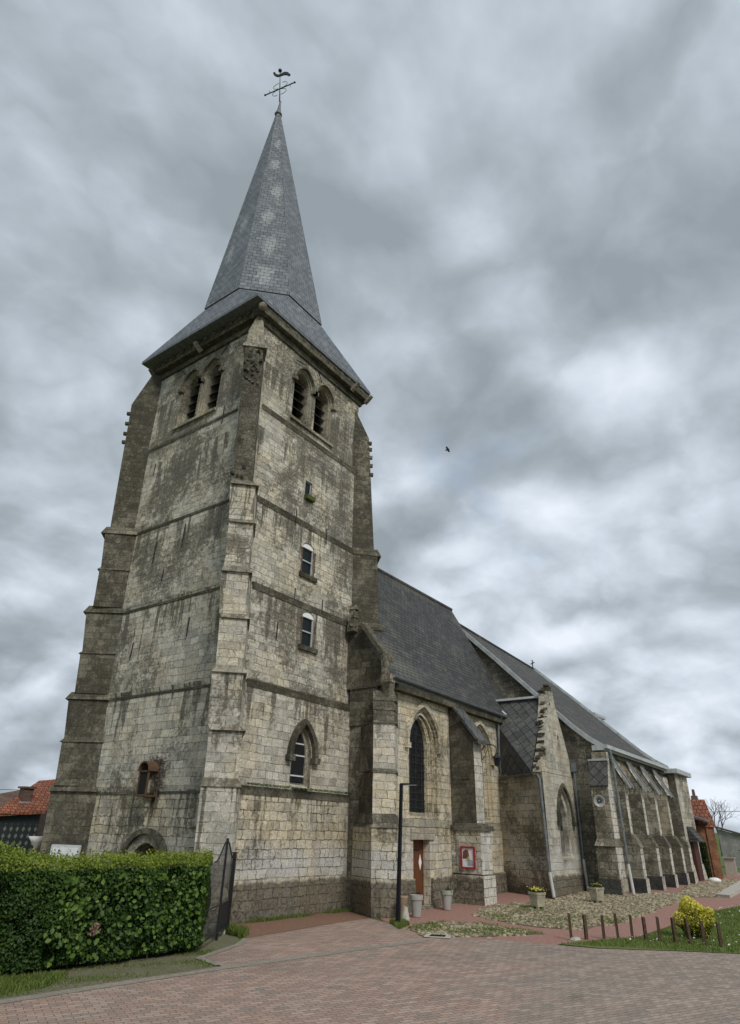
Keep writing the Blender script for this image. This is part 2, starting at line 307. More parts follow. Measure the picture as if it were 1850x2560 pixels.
def _paver(t, bs):
    v = t.new('ShaderNodeVectorRotate', {'Vector': t.pos, 'Angle': R(24)}, rotation_type='Z_AXIS').outputs[0]
    wv = t.new('ShaderNodeSeparateXYZ', {0: v})
    zig = t.math('MULTIPLY', t.math('SINE', t.math('MULTIPLY', wv.outputs[0], 2*math.pi/0.225)), 0.009)
    zig2 = t.math('MULTIPLY', t.math('SINE', t.math('MULTIPLY', wv.outputs[1], 2*math.pi/0.225)), 0.006)
    v = t.vmath('ADD', v, t.new('ShaderNodeCombineXYZ', {0: zig2, 1: zig}).outputs[0])
    br = t.new('ShaderNodeTexBrick', {'Vector': v, 'Color1': (0, 0, 0, 1), 'Color2': (1, 1, 1, 1), 'Mortar': (0.085, 0.072, 0.062, 1), 'Scale': 1.0,
            'Mortar Size': 0.0065, 'Mortar Smooth': 0.5, 'Bias': 0.0, 'Brick Width': 0.225, 'Row Height': 0.1125})
    bt = t.new('ShaderNodeSeparateXYZ', {0: br.outputs[0]}).outputs[0]
    pn = t.sstep(t.noise(t.pos, 0.5, 5, 0.6), 0.35, 0.65)
    sxp = t.new('ShaderNodeSeparateXYZ', {0: t.pos})
    rightg = t.sstep(t.math('ADD', t.math('SUBTRACT', t.math('MULTIPLY', sxp.outputs[0], 0.75), sxp.outputs[1]), t.math('MULTIPLY', pn, 2.5)), 2.0, 7.0)
    tn = t.math('ADD', t.math('MULTIPLY', bt, 0.75), t.math('MULTIPLY', t.noise(t.pos, 1.1, 5, 0.65), 0.5))
    brick = t.ramp(tn, [(0.15, (0.23, 0.205, 0.18)), (0.38, (0.30, 0.215, 0.175)), (0.65, (0.36, 0.24, 0.19)), (0.95, (0.41, 0.305, 0.25))])
    grey = t.ramp(tn, [(0.15, (0.21, 0.185, 0.16)), (0.6, (0.30, 0.245, 0.205)), (0.95, (0.36, 0.30, 0.25))])
    c = t.mix(t.math('MULTIPLY', rightg, 0.75), brick, grey)
    c = t.mix(t.math('MULTIPLY', pn, 0.25), c, (0.24, 0.215, 0.185))
    c = t.mix(t.math('MULTIPLY', br.outputs[1], t.sstep(t.noise(t.pos, 3.0, 5, 0.7), 0.3, 0.6, 0.4, 1.0)), c, (0.075, 0.068, 0.052))
    stn = t.sstep(t.noise(t.pos, 0.33, 8, 0.7), 0.52, 0.66, 0, 0.35)
    c = t.mix(stn, c, t.mix(1.0, c, (0.55, 0.55, 0.53), 'MULTIPLY'))
    g = t.sstep(t.noise(t.pos, 30, 5, 0.7), 0.3, 0.7, 0.78, 1.2)
    c = t.mix(1.0, c, t.new('ShaderNodeCombineXYZ', {0: g, 1: g, 2: g}).outputs[0], 'MULTIPLY')
    ms = t.math('MULTIPLY', t.sstep(t.noise(t.pos, 1.3, 7, 0.7), 0.60, 0.70), 0.35)
    c = t.mix(ms, c, (0.12, 0.12, 0.085))
    h = t.math('ADD', t.math('SUBTRACT', 1.0, br.outputs[1]), t.math('MULTIPLY', t.noise(t.pos, 9, 5), 0.6))
    setp(t, bs, c, 0.85, bump=h, bstr=0.6, bdist=0.012)
mat('pavers', _paver)
def ground_mat(name, a, b, c_, scale=8.0, patch=None):
    def fn(t, bs):
        n = t.noise(t.pos, scale, 8, 0.75); n2 = t.noise(t.pos, 0.7, 5, 0.6)
        c = t.mix(t.sstep(n, 0.35, 0.65), a, b); c = t.mix(t.sstep(n2, 0.45, 0.65, 0, 0.6), c, c_)
        v = t.new('ShaderNodeTexVoronoi', {'Vector': t.pos, 'Scale': 45.0})
        c = t.mix(0.35, c, t.mix(v.outputs['Color'], tuple(x*0.5 for x in a), tuple(min(1, x*1.7) for x in b)))
        setp(t, bs, c, 0.95, bump=t.math('ADD', n, v.outputs[0]), bstr=0.5, bdist=0.015)
    return mat(name, fn)
ground_mat('red_gravel', (0.24, 0.125, 0.10), (0.34, 0.20, 0.165), (0.29, 0.18, 0.15))
ground_mat('brown_mulch', (0.13, 0.065, 0.042), (0.25, 0.15, 0.105), (0.16, 0.11, 0.07), 14)
ground_mat('verge', (0.085, 0.095, 0.04), (0.19, 0.17, 0.115), (0.055, 0.07, 0.025), 13)
ground_mat('grass_base', (0.08, 0.105, 0.028), (0.13, 0.16, 0.045), (0.15, 0.16, 0.06), 10)
ground_mat('meadow', (0.06, 0.10, 0.02), (0.09, 0.13, 0.03), (0.11, 0.13, 0.05), 2)
ground_mat('cobble_bed', (0.10, 0.095, 0.055), (0.17, 0.15, 0.09), (0.07, 0.085, 0.03), 9)
ground_mat('channel', (0.20, 0.185, 0.15), (0.29, 0.265, 0.22), (0.15, 0.145, 0.105), 7)
def leafm(name, ramp_, tr=0.35, rough=0.5, pos_scale=1.4):
    def fn(t, bs):
        at = t.new('ShaderNodeAttribute', attribute_name='rnd').outputs['Fac']
        n = t.noise(t.pos, pos_scale, 4)
        f = t.math('ADD', t.math('MULTIPLY', at, 0.7), t.math('MULTIPLY', n, 0.3))
        c = t.ramp(f, ramp_)
        setp(t, bs, c, rough, spec=0.35)
        tl = t.new('ShaderNodeBsdfTranslucent', {'Color': t.mix(1.0, c, (1.1, 1.25, 0.5), 'MULTIPLY')})
        mx = t.new('ShaderNodeMixShader', {0: tr, 1: bs.outputs[0], 2: tl.outputs[0]})
        out = [n for n in t.n if n.type == 'OUTPUT_MATERIAL'][0]
        t.l.new(mx.outputs[0], out.inputs[0])
    return mat(name, fn)
leafm('leaf_hedge', [(0.1, (0.022, 0.052, 0.010)), (0.5, (0.05, 0.105, 0.017)), (0.8, (0.105, 0.19, 0.028)), (1.0, (0.22, 0.31, 0.05))])
leafm('leaf_young', [(0.1, (0.09, 0.14, 0.02)), (0.5, (0.19, 0.25, 0.035)), (1.0, (0.33, 0.36, 0.06))])
leafm('leaf_dark', [(0.1, (0.015, 0.03, 0.008)), (0.5, (0.03, 0.055, 0.013)), (1.0, (0.06, 0.09, 0.02))])
leafm('leaf_yellow', [(0.08, (0.10, 0.16, 0.02)), (0.3, (0.48, 0.45, 0.06)), (0.65, (0.78, 0.68, 0.12)), (1.0, (0.88, 0.82, 0.32))])
leafm('leaf_grass', [(0.1, (0.075, 0.115, 0.022)), (0.5, (0.13, 0.185, 0.04)), (1.0, (0.25, 0.29, 0.085))])
leafm('cobble_stone', [(0.05, (0.12, 0.10, 0.065)), (0.4, (0.25, 0.21, 0.14)), (0.8, (0.38, 0.33, 0.23)), (1.0, (0.54, 0.49, 0.38))], tr=0.0, rough=0.85)
leafm('petal', [(0.1, (0.75, 0.6, 0.1)), (1.0, (0.8, 0.75, 0.5))], tr=0.2)
leafm('daisy_white', [(0.1, (0.6, 0.62, 0.58)), (1.0, (0.8, 0.8, 0.78))], tr=0.1)

# ------------------------------------------------------------------ object helpers
def tag(o, label=None, cat=None, group=None, kind=None):
    if label: o['label'] = label
    if cat: o['category'] = cat
    if group: o['group'] = group
    if kind: o['kind'] = kind
    return o
def thing(name, loc, label, cat, group=None):
    o = bpy.data.objects.new(name, None); COL.objects.link(o); o.location = loc; o.empty_display_size = 0.3
    return tag(o, label, cat, group)
def wloc(o):
    v = Vector((0, 0, 0))
    while o is not None: v += o.location; o = o.parent
    return v
def link(name, me, parent=None, local=False):
    o = bpy.data.objects.new(name, me); COL.objects.link(o)
    if parent is not None:
        o.parent = parent
        if not local: o.location = -wloc(parent)
    return o
def autouv(me):
    n = len(me.loops)
    if n == 0: return
    uvl = me.uv_layers.get('UVMap') or me.uv_layers.new(name='UVMap')
    co = np.empty(len(me.vertices)*3); me.vertices.foreach_get('co', co); co = co.reshape(-1, 3)
    li = np.empty(n, dtype=np.int64); me.loops.foreach_get('vertex_index', li)
    nm = np.empty(len(me.polygons)*3); me.polygons.foreach_get('normal', nm); nm = nm.reshape(-1, 3)
    tot = np.empty(len(me.polygons), dtype=np.int64); me.polygons.foreach_get('loop_total', tot)
    pid = np.repeat(np.arange(len(tot)), tot)
    nl = nm[pid]; p = co[li]
    flat = np.abs(nl[:, 2]) > 0.97
    tx = -nl[:, 1].copy(); ty = nl[:, 0].copy(); L = np.hypot(tx, ty); L[L < 1e-6] = 1; tx /= L; ty /= L
    tx[flat] = 1; ty[flat] = 0
    bx = nl[:, 1]*0 - nl[:, 2]*ty; by = nl[:, 2]*tx; bz = nl[:, 0]*ty - nl[:, 1]*tx
    u = p[:, 0]*tx + p[:, 1]*ty; v = p[:, 0]*bx + p[:, 1]*by + p[:, 2]*bz
    v = np.where(np.abs(nl[:, 2]) < 0.25, p[:, 2], np.abs(v))
    v = np.where(flat, p[:, 1], v)
    uvl.data.foreach_set('uv', np.stack([u, v], 1).ravel())
class MB:
    def __init__(s): s.v = []; s.f = []; s.m = []
    def add(s, vs, fs, m=0):
        b = len(s.v); s.v += [tuple(v) for v in vs]
        for f in fs: s.f.append(tuple(b+i for i in f)); s.m.append(m)
    def frustum(s, a, z0, b, z1, m=0, side=None, cap=None):
        """a,b: footprints (same count, CCW from above)"""
        n = len(a); z0 = z0 if hasattr(z0, '__len__') else [z0]*n; z1 = z1 if hasattr(z1, '__len__') else [z1]*n
        base = len(s.v)
        s.v += [(p[0], p[1], z) for p, z in zip(a, z0)] + [(p[0], p[1], z) for p, z in zip(b, z1)]
        for i in range(n):
            j = (i+1) % n
            s.f.append((base+i, base+j, base+n+j, base+n+i)); s.m.append(side[i] if side else m)
        s.f.append(tuple(base+n-1-i for i in range(n))); s.m.append(m)
        s.f.append(tuple(base+n+i for i in range(n))); s.m.append(cap if cap is not None else m)
    def box(s, x0, y0, z0, x1, y1, z1, m=0, side=None, cap=None):
        s.frustum([(x0, y0), (x1, y0), (x1, y1), (x0, y1)], z0, [(x0, y0), (x1, y0), (x1, y1), (x0, y1)], z1, m, side, cap)
    def obox(s, c, dx, dy, dz, rot=None, m=0):
        """oriented box at centre c, full sizes, rot = Matrix 3x3"""
        rot = rot or Matrix.Identity(3); c = Vector(c)
        vs = [c + rot @ Vector((sx*dx/2, sy*dy/2, sz*dz/2)) for sz in (-1, 1) for sx, sy in ((-1, -1), (1, -1), (1, 1), (-1, 1))]
        s.add(vs, [(0, 1, 5, 4), (1, 2, 6, 5), (2, 3, 7, 6), (3, 0, 4, 7), (3, 2, 1, 0), (4, 5, 6, 7)], m)
    def tube(s, pts, r, n=8, m=0, cap=True):
        pts = [Vector(p) for p in pts]; rs = r if hasattr(r, '__len__') else [r]*len(pts)
        base = len(s.v); up = None
        for i, p in enumerate(pts):
            d = (pts[min(i+1, len(pts)-1)] - pts[max(i-1, 0)])
            d = d.normalized() if d.length > 1e-9 else Vector((0, 0, 1))
            if up is None:
                up = d.orthogonal().normalized()
            else:
                up = up - d*up.dot(d); up = up.normalized() if up.length > 1e-6 else d.orthogonal().normalized()
            q = d.cross(up)
            for k in range(n):
                a = 2*math.pi*k/n; s.v.append(tuple(p + rs[i]*(math.cos(a)*up + math.sin(a)*q)))
        for i in range(len(pts)-1):
            for k in range(n):
                k2 = (k+1) % n; s.f.append((base+i*n+k, base+i*n+k2, base+(i+1)*n+k2, base+(i+1)*n+k)); s.m.append(m)
        if cap:
            s.f.append(tuple(base+n-1-k for k in range(n))); s.m.append(m)
            e = base+(len(pts)-1)*n; s.f.append(tuple(e+k for k in range(n))); s.m.append(m)
    def lathe(s, prof, c=(0, 0, 0), n=24, m=0, rotm=None):
        base = len(s.v); c = Vector(c)
        for r, z in prof:
            for k in range(n):
                a = 2*math.pi*k/n; p = Vector((r*math.cos(a), r*math.sin(a), z))
                if rotm: p = rotm @ p
                s.v.append(tuple(c+p))
        for i in range(len(prof)-1):
            for k in range(n):
                k2 = (k+1) % n; s.f.append((base+i*n+k, base+i*n+k2, base+(i+1)*n+k2, base+(i+1)*n+k)); s.m.append(m)
        s.f.append(tuple(base+n-1-k for k in range(n))); s.m.append(m)
        e = base+(len(prof)-1)*n; s.f.append(tuple(e+k for k in range(n))); s.m.append(m)
    def sweep(s, path, prof, m=0, side=-1, jitter=0.0, z=0.0, sub=0.6):
        """path: open 2D polyline; prof: closed list of (offset outward, z). side=-1: outward is to the right"""
        pp = []
        for i in range(len(path)-1):
            a, b = Vector(path[i]), Vector(path[i+1]); k = max(1, int((b-a).length/sub)) if jitter else 1
            for j in range(k): pp.append(a+(b-a)*j/k)
        pp.append(Vector(path[-1])); n = len(pp); base = len(s.v); np_ = len(prof)
        for i, p in enumerate(pp):
            ns = []
            if i > 0: d = (p-pp[i-1]).normalized(); ns.append(Vector((d.y, -d.x)) * (-side))
            if i < n-1: d = (pp[i+1]-p).normalized(); ns.append(Vector((d.y, -d.x)) * (-side))
            nn = sum(ns, Vector((0, 0))).normalized(); k = 1/max(0.35, nn.dot(ns[0]))
            jo = 1+random.uniform(-jitter, jitter)*4; jz = random.uniform(-jitter, jitter)*0.4
            for o, zz in prof:
                q = p + nn*k*o*(jo if o > 0.01 else 1); s.v.append((q.x, q.y, z+zz+(jz if o > 0.01 else 0)))
        for i in range(n-1):
            for k in range(np_):
                k2 = (k+1) % np_
                f = (base+i*np_+k, base+(i+1)*np_+k, base+(i+1)*np_+k2, base+i*np_+k2)
                s.f.append(f); s.m.append(m)
        s.f.append(tuple(base+k for k in range(np_))); s.m.append(m)
        e = base+(n-1)*np_; s.f.append(tuple(e+np_-1-k for k in range(np_))); s.m.append(m)
    def mesh(s, name, mats, fix=True, uv=True, smooth=False):
        me = bpy.data.meshes.new(name); me.from_pydata(s.v, [], s.f)
        for k in (mats if isinstance(mats, (list, tuple)) else [mats]): me.materials.append(MATS[k])
        me.polygons.foreach_set('material_index', s.m)
        if fix:
            bm = bmesh.new(); bm.from_mesh(me); bmesh.ops.recalc_face_normals(bm, faces=bm.faces); bm.to_mesh(me); bm.free()
        me.update()
        if uv: autouv(me)
        if smooth: me.polygons.foreach_set('use_smooth', [True]*len(me.polygons))
        return me
    def split(s, name, mats, parent=None):
        par = list(range(len(s.v)))
        def find(i):
            while par[i] != i: par[i] = par[par[i]]; i = par[i]
            return i
        for f in s.f:
            for k in f[1:]: par[find(k)] = find(f[0])
        comp = {}
        for f, m in zip(s.f, s.m): comp.setdefault(find(f[0]), []).append((f, m))
        out = []
        for fl in comp.values():
            ids = sorted({i for f, _ in fl for i in f}); mp = {i: k for k, i in enumerate(ids)}
            b = MB(); b.v = [s.v[i] for i in ids]; b.f = [tuple(mp[i] for i in f) for f, _ in fl]; b.m = [m for _, m in fl]
            out.append(b.build(name, mats, parent))
        return out
    def build(s, name, mats, parent=None, fix=True, smooth=False, local=False):
        return link(name, s.mesh(name, mats, fix, True, smooth), parent, local)

def fastmesh(name, V, F, matname, rnd=None, parent=None, smooth=False):
    """V (n,3), F (m,k) arrays"""
    me = bpy.data.meshes.new(name); k = F.shape[1]
    me.vertices.add(len(V)); me.vertices.foreach_set('co', V.ravel())
    me.loops.add(F.size); me.loops.foreach_set('vertex_index', F.ravel().astype(np.int32))
    me.polygons.add(len(F)); me.polygons.foreach_set('loop_start', np.arange(0, F.size, k, dtype=np.int32))
    me.polygons.foreach_set('loop_total', np.full(len(F), k, dtype=np.int32))
    if smooth: me.polygons.foreach_set('use_smooth', np.ones(len(F), dtype=bool))
    me.update(calc_edges=True); me.materials.append(MATS[matname])
    if rnd is not None:
        a = me.attributes.new('rnd', 'FLOAT', 'POINT'); a.data.foreach_set('value', rnd.astype(np.float32))
    return link(name, me, parent)

def leaves(P, N, size, matname, name, parent=None, jit=0.7, bias=None, asp=0.62):
    """leaf = folded diamond of 2 quads (6 verts); P centres, N preferred normals"""
    n = len(P)
    nn = N + rng.normal(0, jit, (n, 3)); nn /= np.linalg.norm(nn, axis=1)[:, None]
    t = rng.normal(0, 1, (n, 3)) + np.array([0, 0, -0.6]); t -= nn*(t*nn).sum(1)[:, None]; t /= np.linalg.norm(t, axis=1)[:, None]
    b = np.cross(nn, t); s = size*rng.uniform(0.6, 1.35, n)[:, None]
    fold = 0.18
    v0 = P - t*s*0.5; v3 = P + t*s*0.55
    l1 = P - t*s*0.12 - b*s*asp*0.5 + nn*s*fold; l2 = P + t*s*0.2 - b*s*asp*0.38 + nn*s*fold*0.8
    r1 = P - t*s*0.12 + b*s*asp*0.5 + nn*s*fold; r2 = P + t*s*0.2 + b*s*asp*0.38 + nn*s*fold*0.8
    V = np.stack([v0, l1, l2, v3, r2, r1], 1).reshape(-1, 3)
    idx = np.arange(n)[:, None]*6
    F = np.concatenate([idx+np.array([[0, 1, 2, 3]]), idx+np.array([[0, 3, 4, 5]])])
    rv = rng.uniform(0, 1, n) if bias is None else np.clip(rng.uniform(0, 1, n)*0.75+bias, 0, 1)
    return fastmesh(name, V, F, matname, np.repeat(rv, 6), parent)

def arch(c, hw, z0, zs, rise, n=10):
    """pointed (rise>hw) or round arch outline as (s,z) list, CCW"""
    pts = [(c-hw, z0), (c+hw, z0)]
    if rise > hw*1.02:
        Rr = (hw*hw+rise*rise)/(2*hw)
        a1 = math.asin(min(1, rise/Rr))
        for i in range(n+1):
            a = a1*i/n; pts.append((c+hw-Rr+Rr*math.cos(a), zs+Rr*math.sin(a)))
        for i in range(n-1, -1, -1):
            a = a1*i/n; pts.append((c-hw+Rr-Rr*math.cos(a), zs+Rr*math.sin(a)))
    else:
        for i in range(2*n+1):
            a = math.pi*i/(2*n); pts.append((c+hw*math.cos(a), zs+rise*math.sin(a)))
    return pts
def plate(mb, pts, fr, d0, d1, m=0):
    """extrude outline pts (s,z) from depth d0 to d1 along inward direction. fr=(origin xy, s-dir xy, inward xy)"""
    o, sd, inn = fr; n = len(pts)
    P = lambda s_, z, d: (o[0]+sd[0]*s_+inn[0]*d, o[1]+sd[1]*s_+inn[1]*d, z)
    vs = [P(s_, z, d0) for s_, z in pts] + [P(s_, z, d1) for s_, z in pts]
    mb.add(vs, [(i, (i+1) % n, n+(i+1) % n, n+i) for i in range(n)] + [tuple(range(n)), tuple(n+n-1-i for i in range(n))], m)
def band(mb, outer, inner, fr, d0, d1, m=0):
    """ring between two open outlines of equal count"""
    o, sd, inn = fr; n = len(outer)
    P = lambda s_, z, d: (o[0]+sd[0]*s_+inn[0]*d, o[1]+sd[1]*s_+inn[1]*d, z)
    vs = [P(*p, d0) for p in outer]+[P(*p, d0) for p in inner]+[P(*p, d1) for p in outer]+[P(*p, d1) for p in inner]
    fs = []
    for i in range(n-1):
        fs += [(i, i+1, n+i+1, n+i), (2*n+i, 3*n+i, 3*n+i+1, 2*n+i+1), (i, 2*n+i, 2*n+i+1, i+1), (n+i, n+i+1, 3*n+i+1, 3*n+i)]
    fs += [(0, n, 3*n, 2*n), (n-1, 3*n-1, 4*n-1, 2*n-1)]
    mb.add(vs, fs, m)
def hood(mb, c, hw, zs, rise, w, fr, d0, d1, m=0, drop=0.25, stop=0.07):
    o_ = arch(c, hw+w, zs-drop, zs, rise+w*1.15)[1:]; i_ = arch(c, hw, zs-drop, zs, rise)[1:]
    band(mb, o_+[(c-hw-w, zs-drop)], i_+[(c-hw, zs-drop)], fr, d0, d1, m)
    for sgn in (-1, 1):
        plate(mb, [(c+sgn*(hw+w/2)-stop-w/2, zs-drop-0.16), (c+sgn*(hw+w/2)+stop+w/2, zs-drop-0.16), (c+sgn*(hw+w/2)+stop+w/2, zs-drop+0.03), (c+sgn*(hw+w/2)-stop-w/2, zs-drop+0.03)], fr, d0-0.04, d1, m)
def boolean_cut(obj, cutters):
    tmp = []
    for i, mb in enumerate(cutters):
        me = mb.mesh('cut', [m.name for m in obj.data.materials]) if False else mb.mesh('cut', CUTM)
        c = bpy.data.objects.new('cut', me); COL.objects.link(c); c.location = wloc(obj)*0; tmp.append(c)
        md = obj.modifiers.new('b', 'BOOLEAN'); md.operation = 'DIFFERENCE'; md.object = c; md.solver = 'EXACT'
        try: md.material_mode = 'TRANSFER'
        except Exception: pass
    bpy.context.view_layer.update()
    dg = bpy.context.evaluated_depsgraph_get()
    me = bpy.data.meshes.new_from_object(obj.evaluated_get(dg))
    obj.modifiers.clear(); old = obj.data; obj.data = me; me.name = old.name
    for c in tmp: bpy.data.objects.remove(c)
    autouv(me)
CUTM = ['stone_trim_pale']
SOUTH = lambda y: ((0, y), (1, 0), (0, 1))        # s = x
WEST = lambda x: ((x, 0), (0, 1), (1, 0))         # s = y

def gz(x, y=0):
    return 0.0 if x < 21 else (0.03*(x-21) if x < 31 else 0.30)

# ================================================================== CHURCH
church = thing('church', (16.7, 18.8, 0), 'old pale stone church with a tall slate-spired west tower, long slate roofs and leaning buttresses', 'church')

# tower body ---------------------------------------------------------
mb = MB()
rings = [(-0.3, 13.97, 15.07, 20.7, 22.9), (3.28, 13.93, 15.12, 20.7, 22.9), (3.5, 13.87, 15.17, 20.6, 22.9), (6.47, 13.84, 15.20, 20.6, 22.9), (6.7, 13.77, 15.34, 20.5, 22.85),
         (9.80, 13.71, 15.41, 20.5, 22.85), (10.02, 13.65, 15.54, 20.45, 22.85), (13.2, 13.60, 15.60, 20.45, 22.8), (13.4, 13.56, 15.71, 20.4, 22.8), (17.38, 13.53, 15.76, 20.4, 22.8), (17.52, 13.50, 15.83, 20.35, 22.8), (22.2, 13.5, 15.86, 20.35, 22.8)]
base = 0
for i, (z, x0, y0, x1, y1) in enumerate(rings): mb.v += [(x0, y0, z), (x1, y0, z), (x1, y1, z), (x0, y1, z)]
for i in range(len(rings)-1):
    for k in range(4):
        k2 = (k+1) % 4; mb.f.append((i*4+k, i*4+k2, i*4+4+k2, i*4+4+k)); mb.m.append(1 if i == 0 else 0)
mb.f.append((3, 2, 1, 0)); mb.m.append(0); e = (len(rings)-1)*4; mb.f.append((e, e+1, e+2, e+3)); mb.m.append(0)
tower = mb.build('tower_wall', ['stone_tower', 'stone_base', 'stone_trim_pale'], church)
cuts = []
def cut(pts, fr, depth):
    c = MB(); plate(c, pts, fr, -0.5, depth); cuts.append(c)
FS5 = SOUTH(15.83); FW5 = WEST(13.5)
BELL = [(16.30, FS5), (17.72, FS5), (20.10, FW5), (18.72, FW5)]
for c, fr in BELL:
    cut(arch(c, 0.62, 18.02, 20.15, 0.75), fr, 0.07); cut(arch(c, 0.54, 18.10, 20.15, 0.68), fr, 0.14); cut(arch(c, 0.47, 18.14, 20.15, 0.62), fr, 0.95)
fr = SOUTH(15.15)
cut(arch(17.10, 0.52, 3.62, 4.55, 1.02), fr, 0.16); cut(arch(17.12, 0.36, 3.75, 4.55, 0.86), fr, 0.28)
fr = SOUTH(15.38)
cut([(16.88, 8.42), (17.56, 8.42)] + [(17.22+0.34*math.cos(a), 9.52+0.20*math.sin(a)) for a in [k*math.pi/8 for k in range(9)]], fr, 0.20)
fr = SOUTH(15.57)
cut([(16.80, 11.26), (17.48, 11.26)] + [(17.14+0.34*math.cos(a), 12.38+0.20*math.sin(a)) for a in [k*math.pi/8 for k in range(9)]], fr, 0.20)
cut([(16.80, 14.72), (17.22, 14.72), (17.22, 15.42), (16.80, 15.42)], SOUTH(15.72), 0.16)
FW0 = WEST(13.95)
cut(arch(18.55, 0.95, -0.2, 1.20, 0.95), FW0, 0.18); cut(arch(18.55, 0.74, -0.2, 1.20, 0.74), FW0, 0.60)
cut(arch(19.02, 0.16, 3.45, 4.05, 0.2), FW0, 0.12)
boolean_cut(tower, cuts); cuts = []

# window fillings
for c, fr in BELL:
    b = MB(); plate(b, arch(c, 0.49, 18.1, 20.15, 0.64), fr, 0.80, 0.94); win = b.build('belfry_opening', 'dark_void', church)
    lv = MB(); o, sd, inn = fr
    for k in range(5):
        z = 18.45+k*0.46; hw = 0.46 if z < 20.1 else 0.36
        for s0, s1 in ((-hw, hw),):
            P = lambda s_, z_, d: (o[0]+sd[0]*s_+inn[0]*d, o[1]+sd[1]*s_+inn[1]*d, z_)
            lv.add([P(c+s0, z, 0.34), P(c+s1, z, 0.34), P(c+s1, z+0.30, 0.74), P(c+s0, z+0.30, 0.74), P(c+s0, z+0.03, 0.34), P(c+s1, z+0.03, 0.34), P(c+s1, z+0.33, 0.74), P(c+s0, z+0.33, 0.74)],
                   [(0, 1, 2, 3), (4, 7, 6, 5), (0, 4, 5, 1), (1, 5, 6, 2), (2, 6, 7, 3), (3, 7, 4, 0)])
    lv.split('louvre', 'louvre_wood', win)
    h = MB(); hood(h, c, 0.62, 20.15, 0.77, 0.10, fr, -0.10, 0.06, drop=0.05); h.build('hood_mould', 'stone_lichen', church)
for fr, cs in ((FS5, (15.6, 18.42)), (FW5, (18.05, 20.8))):
    h = MB(); plate(h, [(cs[0], 17.90), (cs[1], 17.90), (cs[1], 18.03), (cs[0], 18.03)], fr, -0.10, 0.05); h.build('window_sill', 'stone_trim_pale', church)
# lower pointed window with diamond leading
fr = SOUTH(15.15)
b = MB(); plate(b, arch(17.12, 0.38, 3.7, 4.55, 0.88), fr, 0.22, 0.27); wn = b.build('window', 'glass_dark', church)
g = MB()
for z in (3.98, 4.62, 5.0): g.obox((17.12, 15.15+0.20, z), 0.70 if z < 4.8 else 0.55, 0.025, 0.045, m=0)
g.split('glazing_bar', 'frame_white', wn)
g = MB()
for k in range(-14, 15):
    for sgn in (1, -1):
        x0, z0 = 17.12+k*0.09, 4.5; pts = []
        for tt in np.linspace(-1.2, 1.2, 25):
            x, z = x0+sgn*tt*0.45, z0+tt
            lim = 0.35 if z < 4.55 else 0.36*math.cos(min(1.4, (z-4.55)/0.88*1.35))
            if abs(x-17.12) < lim and 3.76 < z < 5.38: pts.append((x, 15.36, z))
        if len(pts) > 1: g.tube([pts[0], pts[-1]], 0.0075, 4)
link('leading', g.mesh('lead', 'louvre_wood'), wn, local=True)
h = MB(); hood(h, 17.10, 0.56, 4.55, 1.06, 0.17, fr, -0.13, 0.05, drop=0.0, stop=0.06); h.build('hood_mould', 'stone_trim', church)
h = MB(); h.add([(16.70, 15.13, 3.58), (17.75, 15.02, 3.50), (17.55, 15.02, 3.50), (16.70, 15.5, 3.78), (17.42, 15.5, 3.78), (16.70, 15.02, 3.58), (17.50, 15.02, 3.58), (16.7, 15.5, 3.5), (17.5, 15.5, 3.5)],
      [(5, 6, 4, 3), (5, 3, 7), (6, 8, 4), (5, 7, 8, 6), (3, 4, 8, 7)]); h.build('window_sill', 'stone_white', church)
for (cx, y, z0, z1) in ((17.22, 15.38, 8.42, 9.52), (17.14, 15.57, 11.26, 12.38)):
    fr = SOUTH(y); b = MB(); o_ = [(cx-0.33, z0), (cx+0.33, z0)] + [(cx+0.33*math.cos(a), z1+0.19*math.sin(a)) for a in [k*math.pi/8 for k in range(9)]]
    plate(b, o_, fr, 0.13, 0.19); wn = b.build('window', 'glass_dark', church)
    fm = MB(); fm.box(cx-0.335, y+0.07, z0, cx-0.29, y+0.12, z1+0.05); fm.box(cx+0.29, y+0.07, z0, cx+0.335, y+0.12, z1+0.05); fm.box(cx-0.285, y+0.07, z0, cx+0.285, y+0.12, z0+0.045); fm.box(cx-0.285, y+0.07, (z0+z1)/2-0.02, cx+0.285, y+0.12, (z0+z1)/2+0.03)
    link('window_frame', fm.mesh('frame', 'lead'), wn, local=True)
    hd = MB(); plate(hd, [(cx-0.33, z1-0.02), (cx+0.33, z1-0.02)] + [(cx+0.33*math.cos(a), z1+0.19*math.sin(a)) for a in [k*math.pi/8 for k in range(9)]], fr, 0.05, 0.12)
    link('window_head', hd.mesh('head', 'white_paint'), wn, local=True)
    sb = MB(); sb.box(cx-0.50, y-0.10, z0-0.20, cx+0.52, y+0.12, z0-0.02); sb.build('window_sill', 'stone_trim', church)
    jm = MB()
    for k in range(11):
        for sgn in (-1, 1):
            w_ = random.uniform(0.05, 0.11); xx = cx+sgn*(0.345+w_/2)
            jm.obox((xx, y-0.002, z0+0.05+k*0.095), w_, 0.02, 0.078)
    tag(jm.build('brick_jamb', 'brick_red', church), kind='stuff')
b = MB(); plate(b, [(16.80, 14.72), (17.22, 14.72), (17.22, 15.42), (16.80, 15.42)], SOUTH(15.72), 0.10, 0.15); wn = b.build('window', 'glass_dark', church)
fm = MB(); fm.box(16.80, 15.80, 14.72, 16.84, 15.83, 15.42); fm.box(17.18, 15.80, 14.72, 17.22, 15.83, 15.42); fm.box(16.842, 15.80, 15.38, 17.178, 15.83, 15.42); link('window_frame', fm.mesh('frame', 'lead'), wn, local=True)
b = MB(); b.box(16.76, 15.52, 14.50, 17.26, 15.78, 14.69); b.build('window_sill', 'moss', church)
